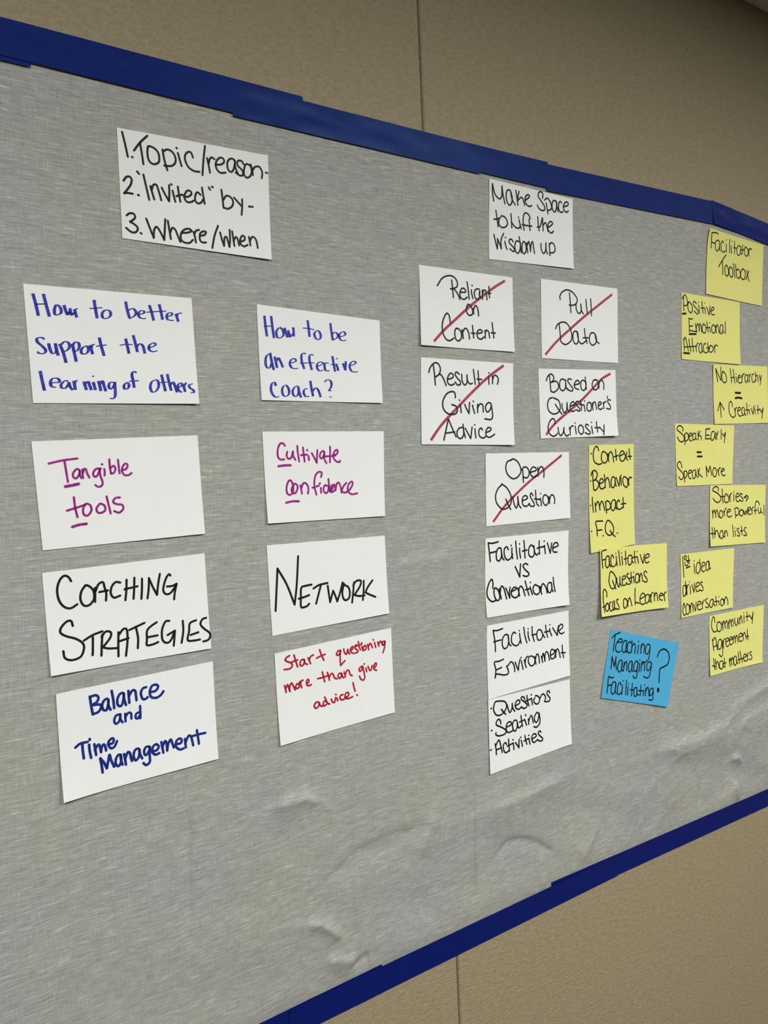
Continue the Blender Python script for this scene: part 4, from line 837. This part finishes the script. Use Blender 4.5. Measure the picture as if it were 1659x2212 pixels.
card('firstidea', 'yellow', (1550.0, -285.7), (0.8, 0, 0, 1, 0, 1.8), '-963,721 1053,673 916,-708 -1006,-685', {'L': (-97.1, 0.2)}, [
  ('line', 'black', 2.77, 0,
   '-891,665 -879,434 -865,202;-754,620 -787,676 -836,663 -831,611 -735,558 -702,502 -739,449 -808,470 -813,531;-692,667 -679,578 -660,498;-750,546 -637,561;-493,454 -482,356 -469,249;-490,532 -483,526;-299,469 -371,467 -417,375 -407,269 -351,232 -284,290 -264,447;-282,542 -272,422 -262,288;-209,362 -91,403 -118,459 -184,448 -217,345 -177,252 -89,269;35,470 -32,441 -57,337 -23,262 44,290 77,394 50,473/50,473 60,342 95,276 111,314'),
  ('underline', 'black', 3.39, 0,
   '-776,397 -713,412 -639,421'),
  ('line', 'black', 2.79, 0,
   '-834,20 -890,10 -916,-100 -894,-215 -837,-197 -798,-106;-816,105 -808,-35 -798,-202;-785,15 -776,-91 -767,-188;-775,-74 -743,10 -700,22;-653,-19 -647,-107 -642,-191;-672,81 -667,76;-588,8 -556,-83 -518,-176/-518,-176 -498,-64 -494,32;-449,-70 -311,-34 -337,27 -417,14 -449,-70 -424,-161 -352,-166 -308,-140;-200,11 -236,28 -266,-4 -204,-82 -177,-139 -222,-178 -308,-149'),
  ('line', 'black', 2.79, 0,
   '-870,-479 -883,-373 -928,-419 -946,-547 -912,-638 -838,-614;-765,-407 -825,-451 -829,-589 -768,-633 -706,-572 -711,-449 -779,-396;-682,-444 -674,-533 -665,-613;-673,-524 -622,-400 -583,-466 -570,-604;-552,-435 -521,-519 -482,-603/-482,-603 -462,-501 -450,-405;-411,-490 -278,-455 -305,-407 -378,-415 -412,-516 -358,-594 -255,-582;-233,-425 -229,-497 -219,-587;-222,-498 -174,-406 -137,-398;-28,-381 -71,-384 -96,-434 -19,-507 14,-556 -31,-586 -109,-558;167,-424 94,-432 46,-507 70,-591 136,-582 178,-497 175,-425/175,-425 184,-516 244,-582;281,-366 289,-467 302,-586;222,-485 390,-489/390,-489 397,-580;397,-390 403,-396;527,-452 456,-497 455,-588 512,-613 569,-557 561,-484 497,-448;585,-469 597,-579;594,-533 656,-428 705,-475 735,-552 721,-614')])
card('community', 'yellow', (1659.2, -435.6), (0.8, 0, 0, 1, 0, 2.6), '-1051,710 1144,670 1012,-710 -1105,-670', {'L': (-107.7, 14.6), 'R': (105.3, -34.0)}, [
  ('line', 'black', 2.93, 0,
   '-859,530 -875,635 -911,672 -965,595 -985,454 -923,333 -834,315 -774,341;-715,522 -776,495 -773,350 -700,298 -624,327 -605,433 -663,505 -729,529;-580,502 -561,408 -549,316;-561,408 -519,516 -476,450 -457,338/-457,338 -469,431 -405,508 -377,417 -358,314;-337,485 -317,390 -305,306;-317,390 -274,512 -230,441 -211,338/-211,338 -223,431 -174,507 -138,437 -149,342;-80,521 -76,419 -32,338 24,376 44,507/44,507 57,408 86,353;115,502 120,427 126,361;120,427 172,540 209,469 221,361;298,531 299,447 296,359;284,591 291,584;425,597 425,485 425,377;369,484 505,483;514,510 616,401/616,401 678,557/678,557 628,286'),
  ('line', 'black', 2.92, 0,
   '-966,164 -950,36 -925,-112;-954,109 -869,185 -821,78 -786,-117;-931,-26 -773,-2;-618,72 -692,112 -756,40 -754,-78 -688,-120 -632,-62 -611,62/-611,62 -581,-115 -588,-251 -644,-300 -724,-232;-573,65 -562,-19 -543,-113;-554,-20 -527,76 -465,98;-446,8 -329,44 -358,95 -436,70 -455,-27 -397,-105 -319,-77;-307,22 -190,49 -227,101 -298,67 -301,-25 -257,-87 -195,-69;-181,76 -161,-1 -148,-72;-161,-1 -118,102 -81,41 -70,-67/-70,-67 -74,22 -17,105 12,26 31,-74;75,35 218,68 173,126 85,98 66,9 118,-65 213,-61;220,105 241,27 261,-50;233,29 300,121 345,48 381,-51;422,177 425,54 443,-80;359,9 472,10'),
  ('line', 'black', 2.93, 0,
   '-946,-288 -934,-416 -925,-552;-1005,-443 -895,-485;-881,-317 -867,-428 -864,-554;-869,-445 -810,-384 -769,-445 -740,-554;-612,-401 -705,-411 -735,-497 -687,-577 -608,-565 -582,-424/-582,-424 -581,-524 -545,-567;-532,-351 -523,-462 -506,-570;-578,-480 -461,-469;-334,-414 -322,-498 -304,-589;-322,-489 -286,-394 -258,-464 -241,-577/-241,-577 -252,-483 -208,-389 -173,-460 -163,-563;-61,-387 -131,-394 -159,-499 -126,-593 -54,-564 -46,-408/-46,-408 -37,-521 6,-575;29,-310 46,-433 75,-577;108,-295 132,-420 183,-577;11,-492 205,-484 363,-450 328,-406 257,-413 235,-503 291,-568 369,-563;380,-443 390,-501 399,-568;391,-492 430,-405 454,-400;573,-401 535,-380 507,-427 571,-494 574,-541 516,-569 456,-545')])
